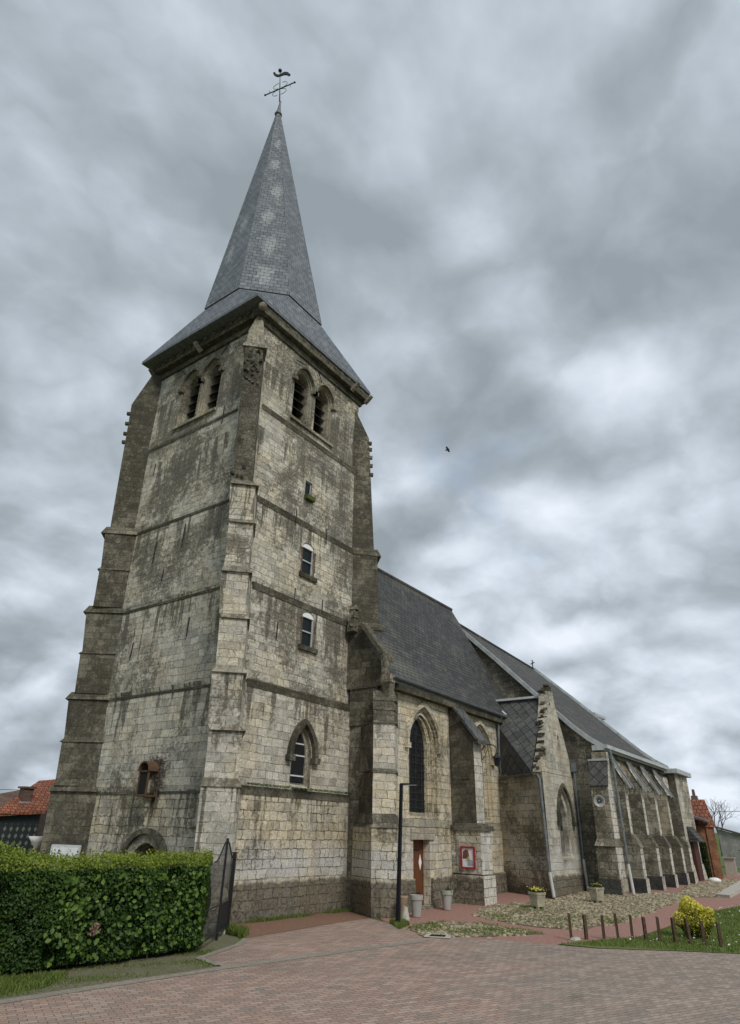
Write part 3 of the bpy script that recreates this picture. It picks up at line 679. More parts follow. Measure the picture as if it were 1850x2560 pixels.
# west portal
b = MB(); plate(b, arch(18.55, 0.76, -0.1, 1.20, 0.76), WEST(13.95), 0.52, 0.58); dr = b.build('portal_door', 'door_wood', church)
b = MB(); o_ = arch(18.55, 1.22, 0.6, 1.2, 1.1)[1:]+[(18.55-1.22, 0.6)]; i_ = arch(18.55, 1.05, 0.6, 1.05, 1.0)[1:]+[(18.55-1.05, 0.6)]
i_ = [(18.55+(p[0]-18.55)*0.84, 1.2+(p[1]-1.2)*0.86 if p[1] > 1.2 else p[1]) for p in o_]
band(b, o_, i_, WEST(13.95), -0.10, 0.1); b.build('hood_mould', 'stone_trim', church)
b = MB(); o_ = arch(18.55, 1.0, -0.1, 1.20, 0.95)[1:]+[(17.55, -0.1)]; i_ = arch(18.55, 0.70, -0.1, 1.20, 0.68)[1:]+[(17.85, -0.1)]
band(b, o_, i_, WEST(13.95), 0.0, 0.16); b.build('portal_arch', 'stone_trim_pale', church)

# tower buttresses ---------------------------------------------------
MS = ['stone_tower', 'stone_dark', 'stone_trim', 'stone_trim_pale', 'stone_base']
def butt(name, stages, sides, cap=2, parent=church):
    """stages: list of (z0, fp0, z1, fp1); sides = material per side"""
    b = MB()
    for z0, f0, z1, f1 in stages: b.frustum(f0, z0, f1, z1, 0, sides, cap)
    return b.build(name, MS, parent)
IN = (15.0, 16.9)
def sw(c, jx, jy, wl, wr, jys=15.2, jxw=13.9):
    # face corners along x+y=c ; wl, wr = x of left/right corner
    return [(wl, c-wl), (wr, c-wr), (jx, jys+0.3), (jxw+0.9, 16.9), (jxw+0.3, jy)]
def swst(z0, z1, c0, c1, l0, r0, l1, r1, jx, jy, ys, xw): return (z0, sw(c0, jx, jy, l0, r0, ys, xw), z1, sw(c1, jx, jy, l1, r1, ys, xw))
st = [swst(-0.3, 3.37, 26.95, 27.05, 12.48, 13.16, 12.44, 13.12, 14.75, 16.4, 15.12, 13.93),
      swst(3.55, 4.85, 27.22, 27.22, 12.56, 13.22, 12.53, 13.2, 14.6, 16.45, 15.2, 13.86),
      swst(4.98, 6.5, 27.34, 27.36, 12.55, 13.18, 12.5, 13.15, 14.6, 16.45, 15.2, 13.86),
      swst(6.72, 8.25, 27.72, 27.74, 12.72, 13.30, 12.68, 13.28, 14.55, 16.5, 15.4, 13.75),
      swst(8.38, 9.82, 27.80, 27.82, 12.68, 13.28, 12.60, 13.24, 14.55, 16.5, 15.4, 13.75),
      swst(10.05, 11.7, 28.1, 28.12, 12.78, 13.34, 12.76, 13.34, 14.5, 16.6, 15.6, 13.62),
      swst(11.82, 13.2, 28.16, 28.2, 12.76, 13.33, 12.70, 13.32, 14.5, 16.6, 15.6, 13.62)]
butt('buttress', st, [0, 0, 0, 0, 0])
# sloped offsets between the stages
def offs(z0, z1, c0, c1, l0, r0, l1, r1, jx, jy, ys, xw): return (z0, sw(c0, jx, jy, l0, r0, ys, xw), z1, sw(c1, jx, jy, l1, r1, ys, xw))
b = MB()
for z0, z1, c0, c1, l0, r0, l1, r1, jx, jy, ys, xw in [(3.37, 3.60, 26.98, 27.22, 12.40, 13.18, 12.56, 13.22, 14.6, 16.45, 15.17, 13.88), (4.85, 5.02, 27.12, 27.34, 12.50, 13.22, 12.55, 13.18, 14.6, 16.45, 15.2, 13.86),
        (6.5, 6.78, 27.26, 27.72, 12.44, 13.18, 12.72, 13.30, 14.55, 16.5, 15.33, 13.8), (8.25, 8.42, 27.64, 27.8, 12.66, 13.3, 12.68, 13.28, 14.55, 16.5, 15.4, 13.75),
        (9.82, 10.12, 27.70, 28.1, 12.54, 13.26, 12.78, 13.34, 14.5, 16.6, 15.55, 13.67), (11.7, 11.86, 28.02, 28.16, 12.74, 13.36, 12.76, 13.33, 14.5, 16.6, 15.6, 13.62), (13.2, 13.55, 28.05, 28.6, 12.64, 13.34, 12.9, 13.42, 14.4, 16.7, 15.68, 13.58)]:
    b.frustum(sw(c0, jx, jy, l0, r0, ys, xw), z0, sw(c1, jx, jy, l1, r1, ys, xw), z1)
b.split('weathering', 'stone_trim_pale', church)
# upper weathered pilaster of the buttress: crusted lump front
def lumpy(name, f0, z0, f1, z1, matn, amp=0.07, nu=14, nv=70, faces=(0,), scale=3.0, parent=church, pit=0.5):
    V = []; F = []; n = len(f0)
    from mathutils import noise as mn
    for k in range(n):
        a0, a1 = Vector(f0[k]), Vector(f0[(k+1) % n]); b0, b1 = Vector(f1[k]), Vector(f1[(k+1) % n])
        nu_, nv_ = (nu, nv) if k in faces else (1, 1)
        dd = (a1-a0).normalized(); nrm = Vector((dd.y, -dd.x, 0)); base = len(V)
        for j in range(nv_+1):
            for i in range(nu_+1):
                u, v = i/nu_, j/nv_
                p = (a0.lerp(a1, u)).lerp(b0.lerp(b1, u), v); q = Vector((p.x, p.y, z0+(z1-z0)*v))
                if k in faces and 0 < i < nu_ and 0 < j < nv_:
                    h = mn.fractal(q*scale, 1.0, 2.0, 4)
                    q += nrm*(h*amp*1.6+amp*0.2)
                V.append(q)
        for j in range(nv_):
            for i in range(nu_):
                F.append((base+j*(nu_+1)+i, base+j*(nu_+1)+i+1, base+(j+1)*(nu_+1)+i+1, base+(j+1)*(nu_+1)+i))
    b = MB(); b.add(V, F); t0 = len(b.v); b.v += [(p[0], p[1], z1) for p in f1]; b.f.append(tuple(t0+i for i in range(n))); b.m.append(0)
    return b.build(name, matn, parent, fix=False)
lumpy('buttress_upper', sw(28.62, 14.3, 16.7, 12.93, 13.42, 15.75, 13.54), 13.5, sw(28.62, 14.1, 16.9, 12.74, 13.26, 15.83, 13.5), 19.75, 'stone_dark', 0.045, 16, 120, (0,), 2.2)
b = MB()    # crockets and crust near the top of the pilaster
for k in range(34):
    z = random.uniform(17.9, 19.7) if k < 30 else random.uniform(13.6, 14.2); u = random.random(); x = 12.78+u*0.46; c_ = 28.58
    r_ = random.uniform(0.04, 0.09); a = random.uniform(0, 6.28)
    b.obox((x, c_-x, z), r_*1.6, r_*1.5, r_*1.3, Matrix.Rotation(a, 3, 'Z') @ Matrix.Rotation(a*1.7, 3, 'X'))
b.split('crocket', 'stone_trim', church)
b = MB(); b.frustum(sw(28.5, 14.1, 16.9, 12.62, 13.32, 15.83, 13.5), 19.72, sw(28.58, 14.1, 16.9, 12.70, 13.28, 15.83, 13.5), 19.95)
b.build('buttress_ledge', 'stone_trim_pale', church)
b = MB(); f0 = sw(28.62, 14.05, 16.7, 12.76, 13.26, 15.83, 13.5)
b.frustum(f0, 19.95, [(12.86, 28.78-12.86), (13.30, 28.78-13.30), (14.0, 16.1), (14.4, 16.9), (13.7, 16.5)], 20.75, 0, [1, 0, 0, 0, 0])
b.frustum([(12.88, 28.8-12.88), (13.30, 28.8-13.30), (14.0, 16.1), (14.4, 16.9), (13.7, 16.5)], 20.75, [(13.28, 15.94), (13.40, 15.86), (13.62, 16.0), (13.8, 16.3), (13.6, 16.2)], 22.0, 0)
b.build('buttress_cap', ['stone_trim_pale', 'stone_trim_pale'], church)

# north-west buttress: the visible side faces south-west
def nw(j, o, w=0.72): return [(o[0], o[1]), (j[0]+0.25, j[1]-0.25+0.0), (15.0, 22.6), (o[0]+w+0.5, o[1]+w-0.2), (o[0]+w, o[1]+w)]
st = [(-0.3, nw((13.93, 21.45), (13.25, 23.13)), 3.37, nw((13.93, 21.45), (13.12, 23.28))),
      (3.55, nw((13.87, 21.6), (13.10, 23.10)), 5.0, nw((13.87, 21.7), (13.03, 23.15))), (5.0, nw((13.87, 21.7), (13.07, 23.11)), 6.5, nw((13.85, 21.95), (12.95, 23.24))),
      (6.72, nw((13.76, 21.95), (13.02, 23.05)), 8.2, nw((13.75, 21.95), (12.93, 23.13))), (8.2, nw((13.75, 21.95), (12.97, 23.09)), 9.82, nw((13.72, 21.95), (12.83, 23.22))),
      (10.05, nw((13.62, 22.1), (12.88, 22.93)), 11.6, nw((13.62, 22.1), (12.82, 22.98))), (11.6, nw((13.62, 22.1), (12.85, 22.95)), 13.2, nw((13.6, 22.1), (12.74, 23.06))),
      (13.45, nw((13.55, 22.3), (12.86, 22.98)), 19.8, nw((13.52, 22.5), (12.63, 23.22)))]
b = MB()
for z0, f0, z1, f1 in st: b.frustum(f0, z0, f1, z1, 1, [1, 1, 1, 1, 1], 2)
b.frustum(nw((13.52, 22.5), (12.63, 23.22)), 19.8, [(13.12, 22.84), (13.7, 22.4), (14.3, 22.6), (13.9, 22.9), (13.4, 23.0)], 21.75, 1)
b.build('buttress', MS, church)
b = MB()
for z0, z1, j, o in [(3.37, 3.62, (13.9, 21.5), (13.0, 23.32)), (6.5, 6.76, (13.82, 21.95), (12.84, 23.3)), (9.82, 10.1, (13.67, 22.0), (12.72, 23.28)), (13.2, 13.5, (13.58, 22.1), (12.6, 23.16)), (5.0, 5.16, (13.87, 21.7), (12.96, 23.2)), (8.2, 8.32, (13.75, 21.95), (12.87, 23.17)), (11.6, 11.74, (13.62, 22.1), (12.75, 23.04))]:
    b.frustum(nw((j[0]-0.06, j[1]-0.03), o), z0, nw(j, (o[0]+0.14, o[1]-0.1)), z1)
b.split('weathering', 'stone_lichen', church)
b = MB()
for z in (17.75, 18.2, 18.75, 19.3):
    f = (z-13.45)/6.35; o = (12.86-0.23*f, 22.98+0.24*f); b.obox((o[0]+0.03, o[1]+0.05, z), 0.26, 0.14, 0.13, Matrix.Rotation(R(135), 3, 'Z'))
b.split('crocket', 'stone_trim', church)
# south-east buttress
def se(j, o, w=0.72): return [(j[0]-0.25, j[1]+0.25), (o[0], o[1]), (o[0]+w, o[1]+w), (o[0]+w-0.2, 16.6), (19.9, 16.9)]
st = [(-0.3, se((19.86, 15.0), (20.9, 14.3)), 3.3, se((19.86, 15.0), (20.9, 14.4))), (3.3, se((19.88, 15.1), (20.92, 14.5)), 6.4, se((19.9, 15.2), (20.93, 14.56))),
      (6.4, se((19.95, 15.35), (20.93, 14.60)), 9.82, se((19.97, 15.4), (20.89, 14.66))), (10.05, se((20.0, 15.55), (20.92, 14.74)), 13.2, se((20.02, 15.6), (20.83, 14.85))),
      (13.45, se((20.05, 15.75), (20.82, 15.03)), 19.4, se((20.1, 15.8), (20.56, 15.30)))]
b = MB()
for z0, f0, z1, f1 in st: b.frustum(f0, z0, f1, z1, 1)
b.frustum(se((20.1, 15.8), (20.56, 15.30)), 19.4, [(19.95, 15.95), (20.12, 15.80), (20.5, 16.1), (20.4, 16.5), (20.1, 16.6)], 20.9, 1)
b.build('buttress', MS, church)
b = MB()
for z0, z1, j, o in [(9.82, 10.1, (19.97, 15.45), (20.99, 14.52)), (13.2, 13.5, (20.02, 15.6), (20.95, 14.72))]:
    b.frustum(se((j[0], j[1]-0.04), o), z0, se(j, (o[0]-0.12, o[1]+0.12)), z1)
b.split('weathering', 'stone_lichen', church)
b = MB()
for z in (17.4, 17.9, 18.35, 18.8, 19.15):
    f = (z-13.45)/5.95; o = (20.82-0.26*f, 15.03+0.27*f); b.obox((o[0]+0.06, o[1]+0.02, z), 0.20, 0.14, 0.15, Matrix.Rotation(R(-45), 3, 'Z'))
b.split('crocket', 'stone_trim', church)

# string courses -----------------------------------------------------
PR = [(-0.02, -0.09), (0.06, -0.09), (0.13, -0.02), (0.14, 0.03), (0.06, 0.10), (-0.02, 0.16)]
def course(z, w_, s_, jw, jn, js, jse, parts='ws', mm='stone_trim', pr=PR, jit=0.09):
    b = MB()
    if 'w' in parts: b.sweep([(w_, jn), (w_, jw)], pr, side=1, z=z, jitter=jit)
    if 's' in parts: b.sweep([(js, s_), (jse, s_)], pr, side=1, z=z, jitter=jit)
    b.split('string_course', mm, church)
# path orientation: outward is on the right-hand side when walking; walk +y->-y on west, -x->+x on south
course(3.37, 13.93, 15.12, 16.05, 21.75, 14.42, 19.95)
course(6.53, 13.84, 15.20, 16.2, 22.1, 14.25, 20.0)
course(9.86, 13.71, 15.41, 16.3, 22.1, 14.2, 20.05)
course(13.27, 13.60, 15.60, 16.45, 22.2, 14.15, 20.1)
course(17.42, 13.53, 15.76, 16.7, 22.5, 13.95, 20.25)
course(14.95 if False else 17.42, 13.53, 15.76, 16.7, 22.5, 13.95, 20.25, parts='')
# ragged moss on the lowest courses
def fuzz(path, z, n, name, matn, size=0.07, spread=0.12, h=0.1):
    P = []; segs = [(Vector(path[i]), Vector(path[i+1])) for i in range(len(path)-1)]
    for k in range(n):
        a, b_ = random.choice(segs); p = a.lerp(b_, random.random()); P.append((p.x+random.uniform(-spread, spread), p.y+random.uniform(-spread, spread), z+random.uniform(-0.3, 1)*h))
    P = np.array(P); N = np.tile(np.array([[0.0, -0.3, 1.0]]), (n, 1))
    return leaves(P, N, size, matn, name, church, 0.8)

# cornice --------------------------------------------------------------
b = MB(); cp = [(13.45, 22.9), (13.45, 15.82), (20.45, 15.82), (20.45, 22.9)]
CPR = [(-0.05, -0.16), (0.06, -0.16), (0.16, -0.08), (0.18, 0.04), (0.10, 0.14), (-0.05, 0.14)]
b.sweep(cp, CPR, side=1, z=21.62, jitter=0.02); b.build('cornice', 'stone_dark', church)  # dark stone stands in for the shadows on cornice and parapet
b = MB(); b.sweep(cp, [(-0.3, 0), (0.12, 0), (0.12, 0.42), (-0.3, 0.42)], side=1, z=21.78); b.build('parapet', 'stone_dark', church)
b = MB()
for k in range(12):
    x = 14.0+k*0.55; b.box(x, 15.50, 22.02, x+0.2, 15.72, 22.18); y = 16.3+k*0.55; b.box(13.08, y, 22.02, 13.30, y+0.2, 22.18)
b.split('corbel', 'stone_trim', church)
b = MB(); b.lathe([(0.02, -0.2), (0.16, -0.1), (0.18, 0.05), (0.1, 0.18), (0.01, 0.2)], (13.10, 15.55, 22.0), 10); b.build('corner_head', 'stone_trim_pale', church, smooth=True)
for (x, y) in ((13.15, 19.6), (19.4, 15.42), (13.2, 22.9), (20.6, 15.5)):
    b = MB(); dx, dy = (-0.28, 0) if x < 14 else (0, -0.28)
    b.tube([(x-dx*0.6, y-dy*0.6, 21.7), (x, y, 21.78), (x+dx, y+dy, 21.95)], [0.13, 0.12, 0.09], 8); b.build('gargoyle', 'stone_trim_pale', church)

# spire ------------------------------------------------------------------
ex0, ey0, ex1, ey1 = 12.66, 15.45, 20.75, 23.25
cx, cy, a_ = 16.12, 18.80, 2.76; t_ = a_*math.tan(R(22.5)); zo = 24.5
oct_ = [(cx-t_, cy-a_), (cx+t_, cy-a_), (cx+a_, cy-t_), (cx+a_, cy+t_), (cx+t_, cy+a_), (cx-t_, cy+a_), (cx-a_, cy+t_), (cx-a_, cy-t_)]
sq = [(ex0, ey0), (ex1, ey0), (ex1, ey1), (ex0, ey1)]
b = MB(); b.v = [(x, y, 22.36) for x, y in sq] + [(x, y, zo) for x, y in oct_] + [(x, y, 22.22) for x, y in sq] + [(x+(0.4 if x < 15 else -0.4), y+(0.4 if y < 17 else -0.4), 22.2) for x, y in sq]
b.f = [(0, 1, 5, 4), (1, 6, 5), (1, 2, 7, 6), (2, 8, 7), (2, 3, 9, 8), (3, 10, 9), (3, 0, 11, 10), (0, 4, 11), (0, 12, 13, 1), (1, 13, 14, 2), (2, 14, 15, 3), (3, 15, 12, 0), (12, 16, 17, 13), (13, 17, 18, 14), (14, 18, 19, 15), (15, 19, 16, 12), (16, 19, 18, 17), (4, 5, 6, 7, 8, 9, 10, 11)]
b.m = [0]*8+[1]*9+[0]
b.build('spire_skirt', ['slate_spire', 'lead_dark'], church)
ax_, ay_, az_ = 15.58, 19.52, 42.6
b = MB()
ob = [(cx+(x-cx)*1.018, cy+(y-cy)*1.018) for x, y in oct_]
lv_ = []
nlev = 6
for i in range(nlev+1):
    f = i/nlev; k = 1-f*0.955
    ccx, ccy = cx+(ax_-cx)*f, cy+(ay_-cy)*f
    b.v += [(ccx+(x-cx)*k, ccy+(y-cy)*k, zo+0.02+(az_-zo)*f) for x, y in ob]
for i in range(nlev):
    for k in range(8): b.f.append((i*8+k, i*8+(k+1) % 8, i*8+8+(k+1) % 8, i*8+8+k)); b.m.append(0)
b.f.append(tuple(7-k for k in range(8))); b.m.append(1); b.f.append(tuple(nlev*8+k for k in range(8))); b.m.append(0)
spire = b.build('spire', ['slate_spire', 'lead_dark'], church)
b = MB()      # lead hips
for k in range(8):
    p0 = Vector((ob[k][0], ob[k][1], zo+0.02)); p1 = Vector((ax_+(ob[k][0]-cx)*0.045, ay_+(ob[k][1]-cy)*0.045, az_))
    b.tube([p0, p1], [0.022, 0.012], 5)
link('spire_hip', b.mesh('hip', 'slate_spire'), spire, local=True)
# lead cap, vane ---------------------------------------------------------
b = MB(); b.lathe([(0.21, -0.1), (0.24, 0.0), (0.19, 0.06), (0.10, 0.6), (0.045, 1.3), (0.07, 1.36), (0.05, 1.42)], (ax_, ay_, az_), 14); b.build('spire_cap', 'lead_dark', church, smooth=True)
T0 = Vector((15.56, 19.56, 44.0)); T1 = Vector((15.55, 19.98, 47.9))
b = MB(); b.tube([T0, T0.lerp(T1, 0.5), T1], [0.05, 0.035, 0.018], 6); b.lathe([(0.01, -0.13), (0.11, -0.07), (0.13, 0), (0.11, 0.07), (0.01, 0.13)], T1, 10)
vane = b.build('weather_vane', 'iron', church)
b = MB(); cdir = Vector((0.30, -0.954, 0.0)).normalized(); cc_ = T0.lerp(T1, 0.40)
tip0, tip1 = cc_ - cdir*1.05 + Vector((0, 0, -0.15)), cc_ + cdir*1.05 + Vector((0, 0, 0.15))
b.tube([tip0, cc_, tip1], 0.035, 6)
for p in (tip0, tip1): b.lathe([(0.01, -0.09), (0.075, 0), (0.01, 0.09)], p, 8)
for sg in (-1, 1):
    for sz in (-1, 1):
        pts = [cc_ + cdir*sg*(0.12+0.38*math.sin(a)) + Vector((0, 0, sz*(0.08+0.5*(1-math.cos(a))/2*1.2))) for a in [k*math.pi/9 for k in range(10)]]
        b.tube(pts, 0.016, 4)
    b.tube([cc_+cdir*sg*0.8+Vector((0, 0, -0.2)), cc_+cdir*sg*0.72, cc_+cdir*sg*0.8+Vector((0, 0, 0.22))], 0.018, 4)
link('vane_cross', b.mesh('cross', 'iron'), vane, local=True)
b = MB(); cd = Vector((0.35, -0.937, 0)).normalized(); q = T0.lerp(T1, 0.86)
prof = [(-0.55, 0.42), (-0.42, 0.50), (-0.30, 0.20), (-0.10, 0.02), (0.12, 0.10), (0.32, 0.16), (0.55, 0.02), (0.78, -0.34), (0.68, -0.46), (0.52, -0.26), (0.30, -0.14), (0.0, -0.18), (-0.20, -0.14), (-0.42, 0.10)]
sdv = Vector((cd.y, -cd.x, 0))*0.035
vs = [q+cd*x+Vector((0, 0, z))+sdv for x, z in prof]+[q+cd*x+Vector((0, 0, z))-sdv for x, z in prof]; n_ = len(prof)
b.add(vs, [tuple(range(n_)), tuple(2*n_-1-i for i in range(n_))]+[(i, (i+1) % n_, n_+(i+1) % n_, n_+i) for i in range(n_)])
link('vane_cockerel', b.mesh('cockerel', 'iron'), vane, local=True)

# iron wall ties on the tower ---------------------------------------------
for (x, y, z0, z1, tilt) in [(13.55, 21.7, 15.9, 16.5, 0), (13.48, 17.5, 17.0, 17.9, 0.0), (13.60, 18.9, 11.9, 12.9, 0.0), (13.60, 20.6, 11.6, 12.5, 0.06), (13.62, 19.8, 10.7, 11.2, 0.0), (13.72, 21.0, 7.9, 8.5, 0.03), (13.72, 17.9, 8.3, 9.0, 0.0),
        (13.46, 18.3, 20.95, 21.4, 0.5), (13.46, 20.5, 20.8, 21.3, -0.5)]:
    b = MB(); b.tube([(x-0.02, y, z0), (x-0.02, y-tilt, z1)], 0.022, 5); b.build('wall_tie', 'iron', church)
for (x, y, z0, z1, tilt) in [(15.55, 15.36, 8.3, 8.9, 0), (16.3, 15.36, 10.0, 10.4, 0), (17.9, 15.36, 9.9, 10.4, 0), (16.2, 15.54, 13.0, 13.7, 0), (18.1, 15.54, 12.9, 13.6, 0), (15.6, 15.78, 21.0, 21.1, 0.6), (17.1, 15.78, 21.35, 20.85, 0.3), (18.4, 15.78, 21.1, 21.5, 0.0)]:
    b = MB(); b.tube([(x, y-0.02, z0), (x+tilt, y-0.02, z1)], 0.022, 5); b.build('wall_tie', 'iron', church)

# ================================================================== NAVE
b = MB()
b.v = [(19.75, 13.4, -0.3), (31.5, 13.4, -0.3), (31.5, 20.6, -0.3), (19.75, 20.6, -0.3), (19.75, 13.4, 7.5), (31.5, 13.4, 7.5), (31.5, 20.6, 7.5), (19.75, 20.6, 7.5), (23.0, 17.0, 13.7), (31.5, 17.0, 13.7)]
b.f = [(3, 2, 1, 0), (0, 1, 5, 4), (1, 2, 6, 9, 5), (2, 3, 7, 6), (3, 0, 4, 8, 7), (4, 5, 9, 8), (6, 7, 8, 9)]
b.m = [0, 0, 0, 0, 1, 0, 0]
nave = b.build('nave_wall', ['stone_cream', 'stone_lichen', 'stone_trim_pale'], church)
fr = SOUTH(13.4)
def cut(pts, fr, depth, d0=-0.5):
    c = MB(); plate(c, pts, fr, d0, depth); cuts.append(c)
NW_ = [22.08, 26.95]
for c in NW_:
    cut(arch(c, 1.06, 2.92, 5.35, 1.42), fr, 0.10); cut(arch(c, 0.88, 2.98, 5.35, 1.28), fr, 0.20); cut(arch(c, 0.66, 3.04, 5.35, 1.10), fr, 0.42)
cut([(21.36, -0.4), (22.50, -0.4), (22.50, 2.15), (21.36, 2.15)], fr, 0.62)
CUTM = ['stone_cream']
boolean_cut(nave, cuts); cuts = []
for c in NW_:
    b = MB(); plate(b, arch(c, 0.68, 3.0, 5.35, 1.12), fr, 0.35, 0.41); wn = b.build('window', 'glass_dark', church)
    g = MB(); y = 13.4+0.32
    for k in range(13): g.obox((c, y, 3.2+k*0.26), 1.30 if k < 9 else max(0.2, 1.30-(k-8)*0.24), 0.02, 0.022)
    for x in (-0.42, 0.0, 0.42): g.obox((c+x, y+0.004, 4.5-(0.25 if x else 0)), 0.02, 0.02, 3.2 if x == 0 else 2.9)
    random.seed(int(c*10))
    for k in range(120):     # irregular lead lines of the stained glass
        x = c+random.uniform(-0.56, 0.56); z = random.uniform(3.15, 5.95); 
        if abs(x-c) > 0.56*(1 if z < 5.35 else max(0.1, 1-(z-5.35)/1.1)): continue
        L_ = random.uniform(0.12, 0.34); an = random.choice([0, math.pi/2, 0.4, -0.7, math.pi/2+0.3, 1.2])
        p0 = Vector((x-math.cos(an)*L_/2, y+0.012, z-math.sin(an)*L_/2)); p1 = Vector((x+math.cos(an)*L_/2, y+0.012, z+math.sin(an)*L_/2)); g.tube([p0, p1], 0.009, 4)
    link('leading', g.mesh('leading', 'louvre_wood'), wn, local=True)
    b = MB(); b.box(c-0.76, 13.42, 2.90, c+0.76, 13.95, 3.02); b.build('window_sill', 'stone_trim_pale', church)
    b = MB(); hood(b, c, 1.10, 5.35, 1.48, 0.15, fr, -0.11, 0.06, drop=0.0, stop=0.05); b.build('hood_mould', 'stone_cream', church)
    b = MB()
    for dd, hw in ((0.11, 0.97), (0.21, 0.78)):
        o_ = arch(c, hw+0.035, 3.1, 5.35, 1.36-(dd)); i_ = arch(c, hw-0.03, 3.1, 5.35, 1.30-(dd))
        band(b, o_[1:]+[o_[0]], i_[1:]+[i_[0]], fr, dd-0.04, dd+0.02)
    b.build('arch_moulding', 'stone_cream', church)
b = MB(); b.box(21.34, 13.68, 0.0, 22.52, 13.75, 2.2); dr = b.build('side_door', 'door_wood', church)
b = MB(); b.add([(22.16, 13.672, 1.42), (22.26, 13.672, 1.17), (22.36, 13.672, 1.42), (22.26, 13.672, 1.68), (22.16, 13.678, 1.42), (22.26, 13.678, 1.17), (22.36, 13.678, 1.42), (22.26, 13.678, 1.68)], [(0, 1, 2, 3), (7, 6, 5, 4), (0, 4, 5, 1), (1, 5, 6, 2), (2, 6, 7, 3), (3, 7, 4, 0)])
link('door_pane', b.mesh('pane', 'white_paint'), dr, local=True)
b = MB()
for z in (0.45, 1.80): b.box(21.45, 13.655, z, 22.2, 13.677, z+0.045)
b.split('hinge_strap', 'iron', None) and None
for o in [o for o in bpy.data.objects if o.name.startswith('hinge_strap')]: o.parent = dr; o.location = (0, 0, 0)
b = MB(); b.tube([(22.42, 13.66, 1.02), (22.42, 13.62, 1.02), (22.34, 13.62, 1.02)], 0.012, 6); link('handle', b.mesh('handle', 'iron'), dr, local=True)
b = MB(); b.box(21.15, 13.33, 2.16, 22.75, 13.7, 2.50); b.build('door_lintel', 'stone_trim_pale', church)
b = MB(); b.box(21.3, 13.2, 0, 22.55, 13.66, 0.09); b.build('door_step', 'stone_trim_pale', church)
# course at sill level, nave
b = MB(); b.sweep([(20.15, 13.4), (24.2, 13.4)], PR, side=1, z=2.66, jitter=0.08); b.sweep([(25.0, 13.4), (29.0, 13.4)], PR, side=1, z=2.66, jitter=0.08); b.split('string_course', 'stone_trim_pale', church)
# plinth with wider base
b = MB(); b.frustum([(19.9, 13.28), (21.34, 13.28), (21.34, 13.5), (19.9, 13.5)], -0.2, [(19.9, 13.30), (21.34, 13.30), (21.34, 13.5), (19.9, 13.5)], 0.95); b.frustum([(22.52, 13.28), (29, 13.28), (29, 13.5), (22.52, 13.5)], -0.2, [(22.52, 13.30), (29, 13.30), (29, 13.5), (22.52, 13.5)], 0.95)
b.build('plinth', 'stone_base', church)
# nave roof
def roofslab(prof, x0, x1, th=0.14, m=0, mu=1, mb=None):
    """prof: list of (y,z) from eave up to ridge"""
    b = mb or MB(); n = len(prof)
    for x in (x0, x1): b.v += [(x, y, z) for y, z in prof] + [(x, y, z-th*1.6) for y, z in prof]
    o = len(b.v)-4*n
    for i in range(n-1):
        b.f.append((o+i, o+2*n+i, o+2*n+i+1, o+i+1)); b.m.append(m)
        b.f.append((o+n+i, o+n+i+1, o+3*n+i+1, o+3*n+i)); b.m.append(mu)
        b.f.append((o+i, o+i+1, o+n+i+1, o+n+i)); b.m.append(mu); b.f.append((o+2*n+i, o+3*n+i, o+3*n+i+1, o+2*n+i+1)); b.m.append(mu)
    b.f.append((o, o+n, o+3*n, o+2*n)); b.m.append(mu); b.f.append((o+n-1, o+3*n-1, o+4*n-1, o+2*n-1)); b.m.append(mu)
    return b
RP = [(13.12, 7.56), (13.45, 8.02), (14.0, 8.78), (17.0, 14.05)]
RL = [(13.12, 7.56), (13.45, 8.02), (14.0, 8.78), (14.45, 9.57)]; RH = [(14.45, 9.57), (17.0, 14.05)]
b = roofslab(RL, 19.62, 31.42); roofslab(RH, 20.92, 31.42, mb=b); roofslab([(34-y, z) for y, z in RP], 20.92, 31.42, mb=b)
nroof = b.build('nave_roof', ['slate_nave', 'lead_dark'], church)
b = MB(); b.tube([(20.95, 17, 14.06), (31.42, 17, 14.06)], 0.10, 8); link('roof_ridge', b.mesh('ridge', 'slate_nave'), nroof, local=True)
def gutter(pts, r=0.09, name='gutter', m='lead_dark'):
    b = MB(); pts = [Vector(p) for p in pts]
    d = (pts[-1]-pts[0]).normalized(); sd_ = Vector((d.y, -d.x, 0)); n = 8; base = 0
    for p in pts:
        for rr in (r, r*0.82):
            for k in range(n+1):
                a = math.pi*k/n; b.v.append(tuple(p + sd_*math.cos(a)*rr + Vector((0, 0, -math.sin(a)*rr))))
    N = n+1
    for i in range(len(pts)-1):
        for k in range(n):
            a0 = i*2*N+k; b.f.append((a0, a0+1, a0+2*N+1, a0+2*N)); b.m.append(0); a1 = a0+N; b.f.append((a1, a1+2*N, a1+2*N+1, a1+1)); b.m.append(0)
        for k in (0, n):
            a0 = i*2*N+k; b.f.append((a0, a0+2*N, a0+2*N+N, a0+N)); b.m.append(0)
    for k in range(n):
        b.f.append((k, k+N, k+N+1, k+1)); e = (len(pts)-1)*2*N; b.f.append((e+k, e+k+1, e+k+N+1, e+k+N)); b.m += [0, 0]
    return b.build(name, m, church)
gutter([(19.5, 13.06, 7.54), (25.5, 13.05, 7.48), (31.3, 13.05, 7.44)], 0.10)
b = MB(); b.box(19.95, 13.1, 7.1, 31.3, 13.36, 7.33); b.build('eaves_course', 'stone_trim', church)
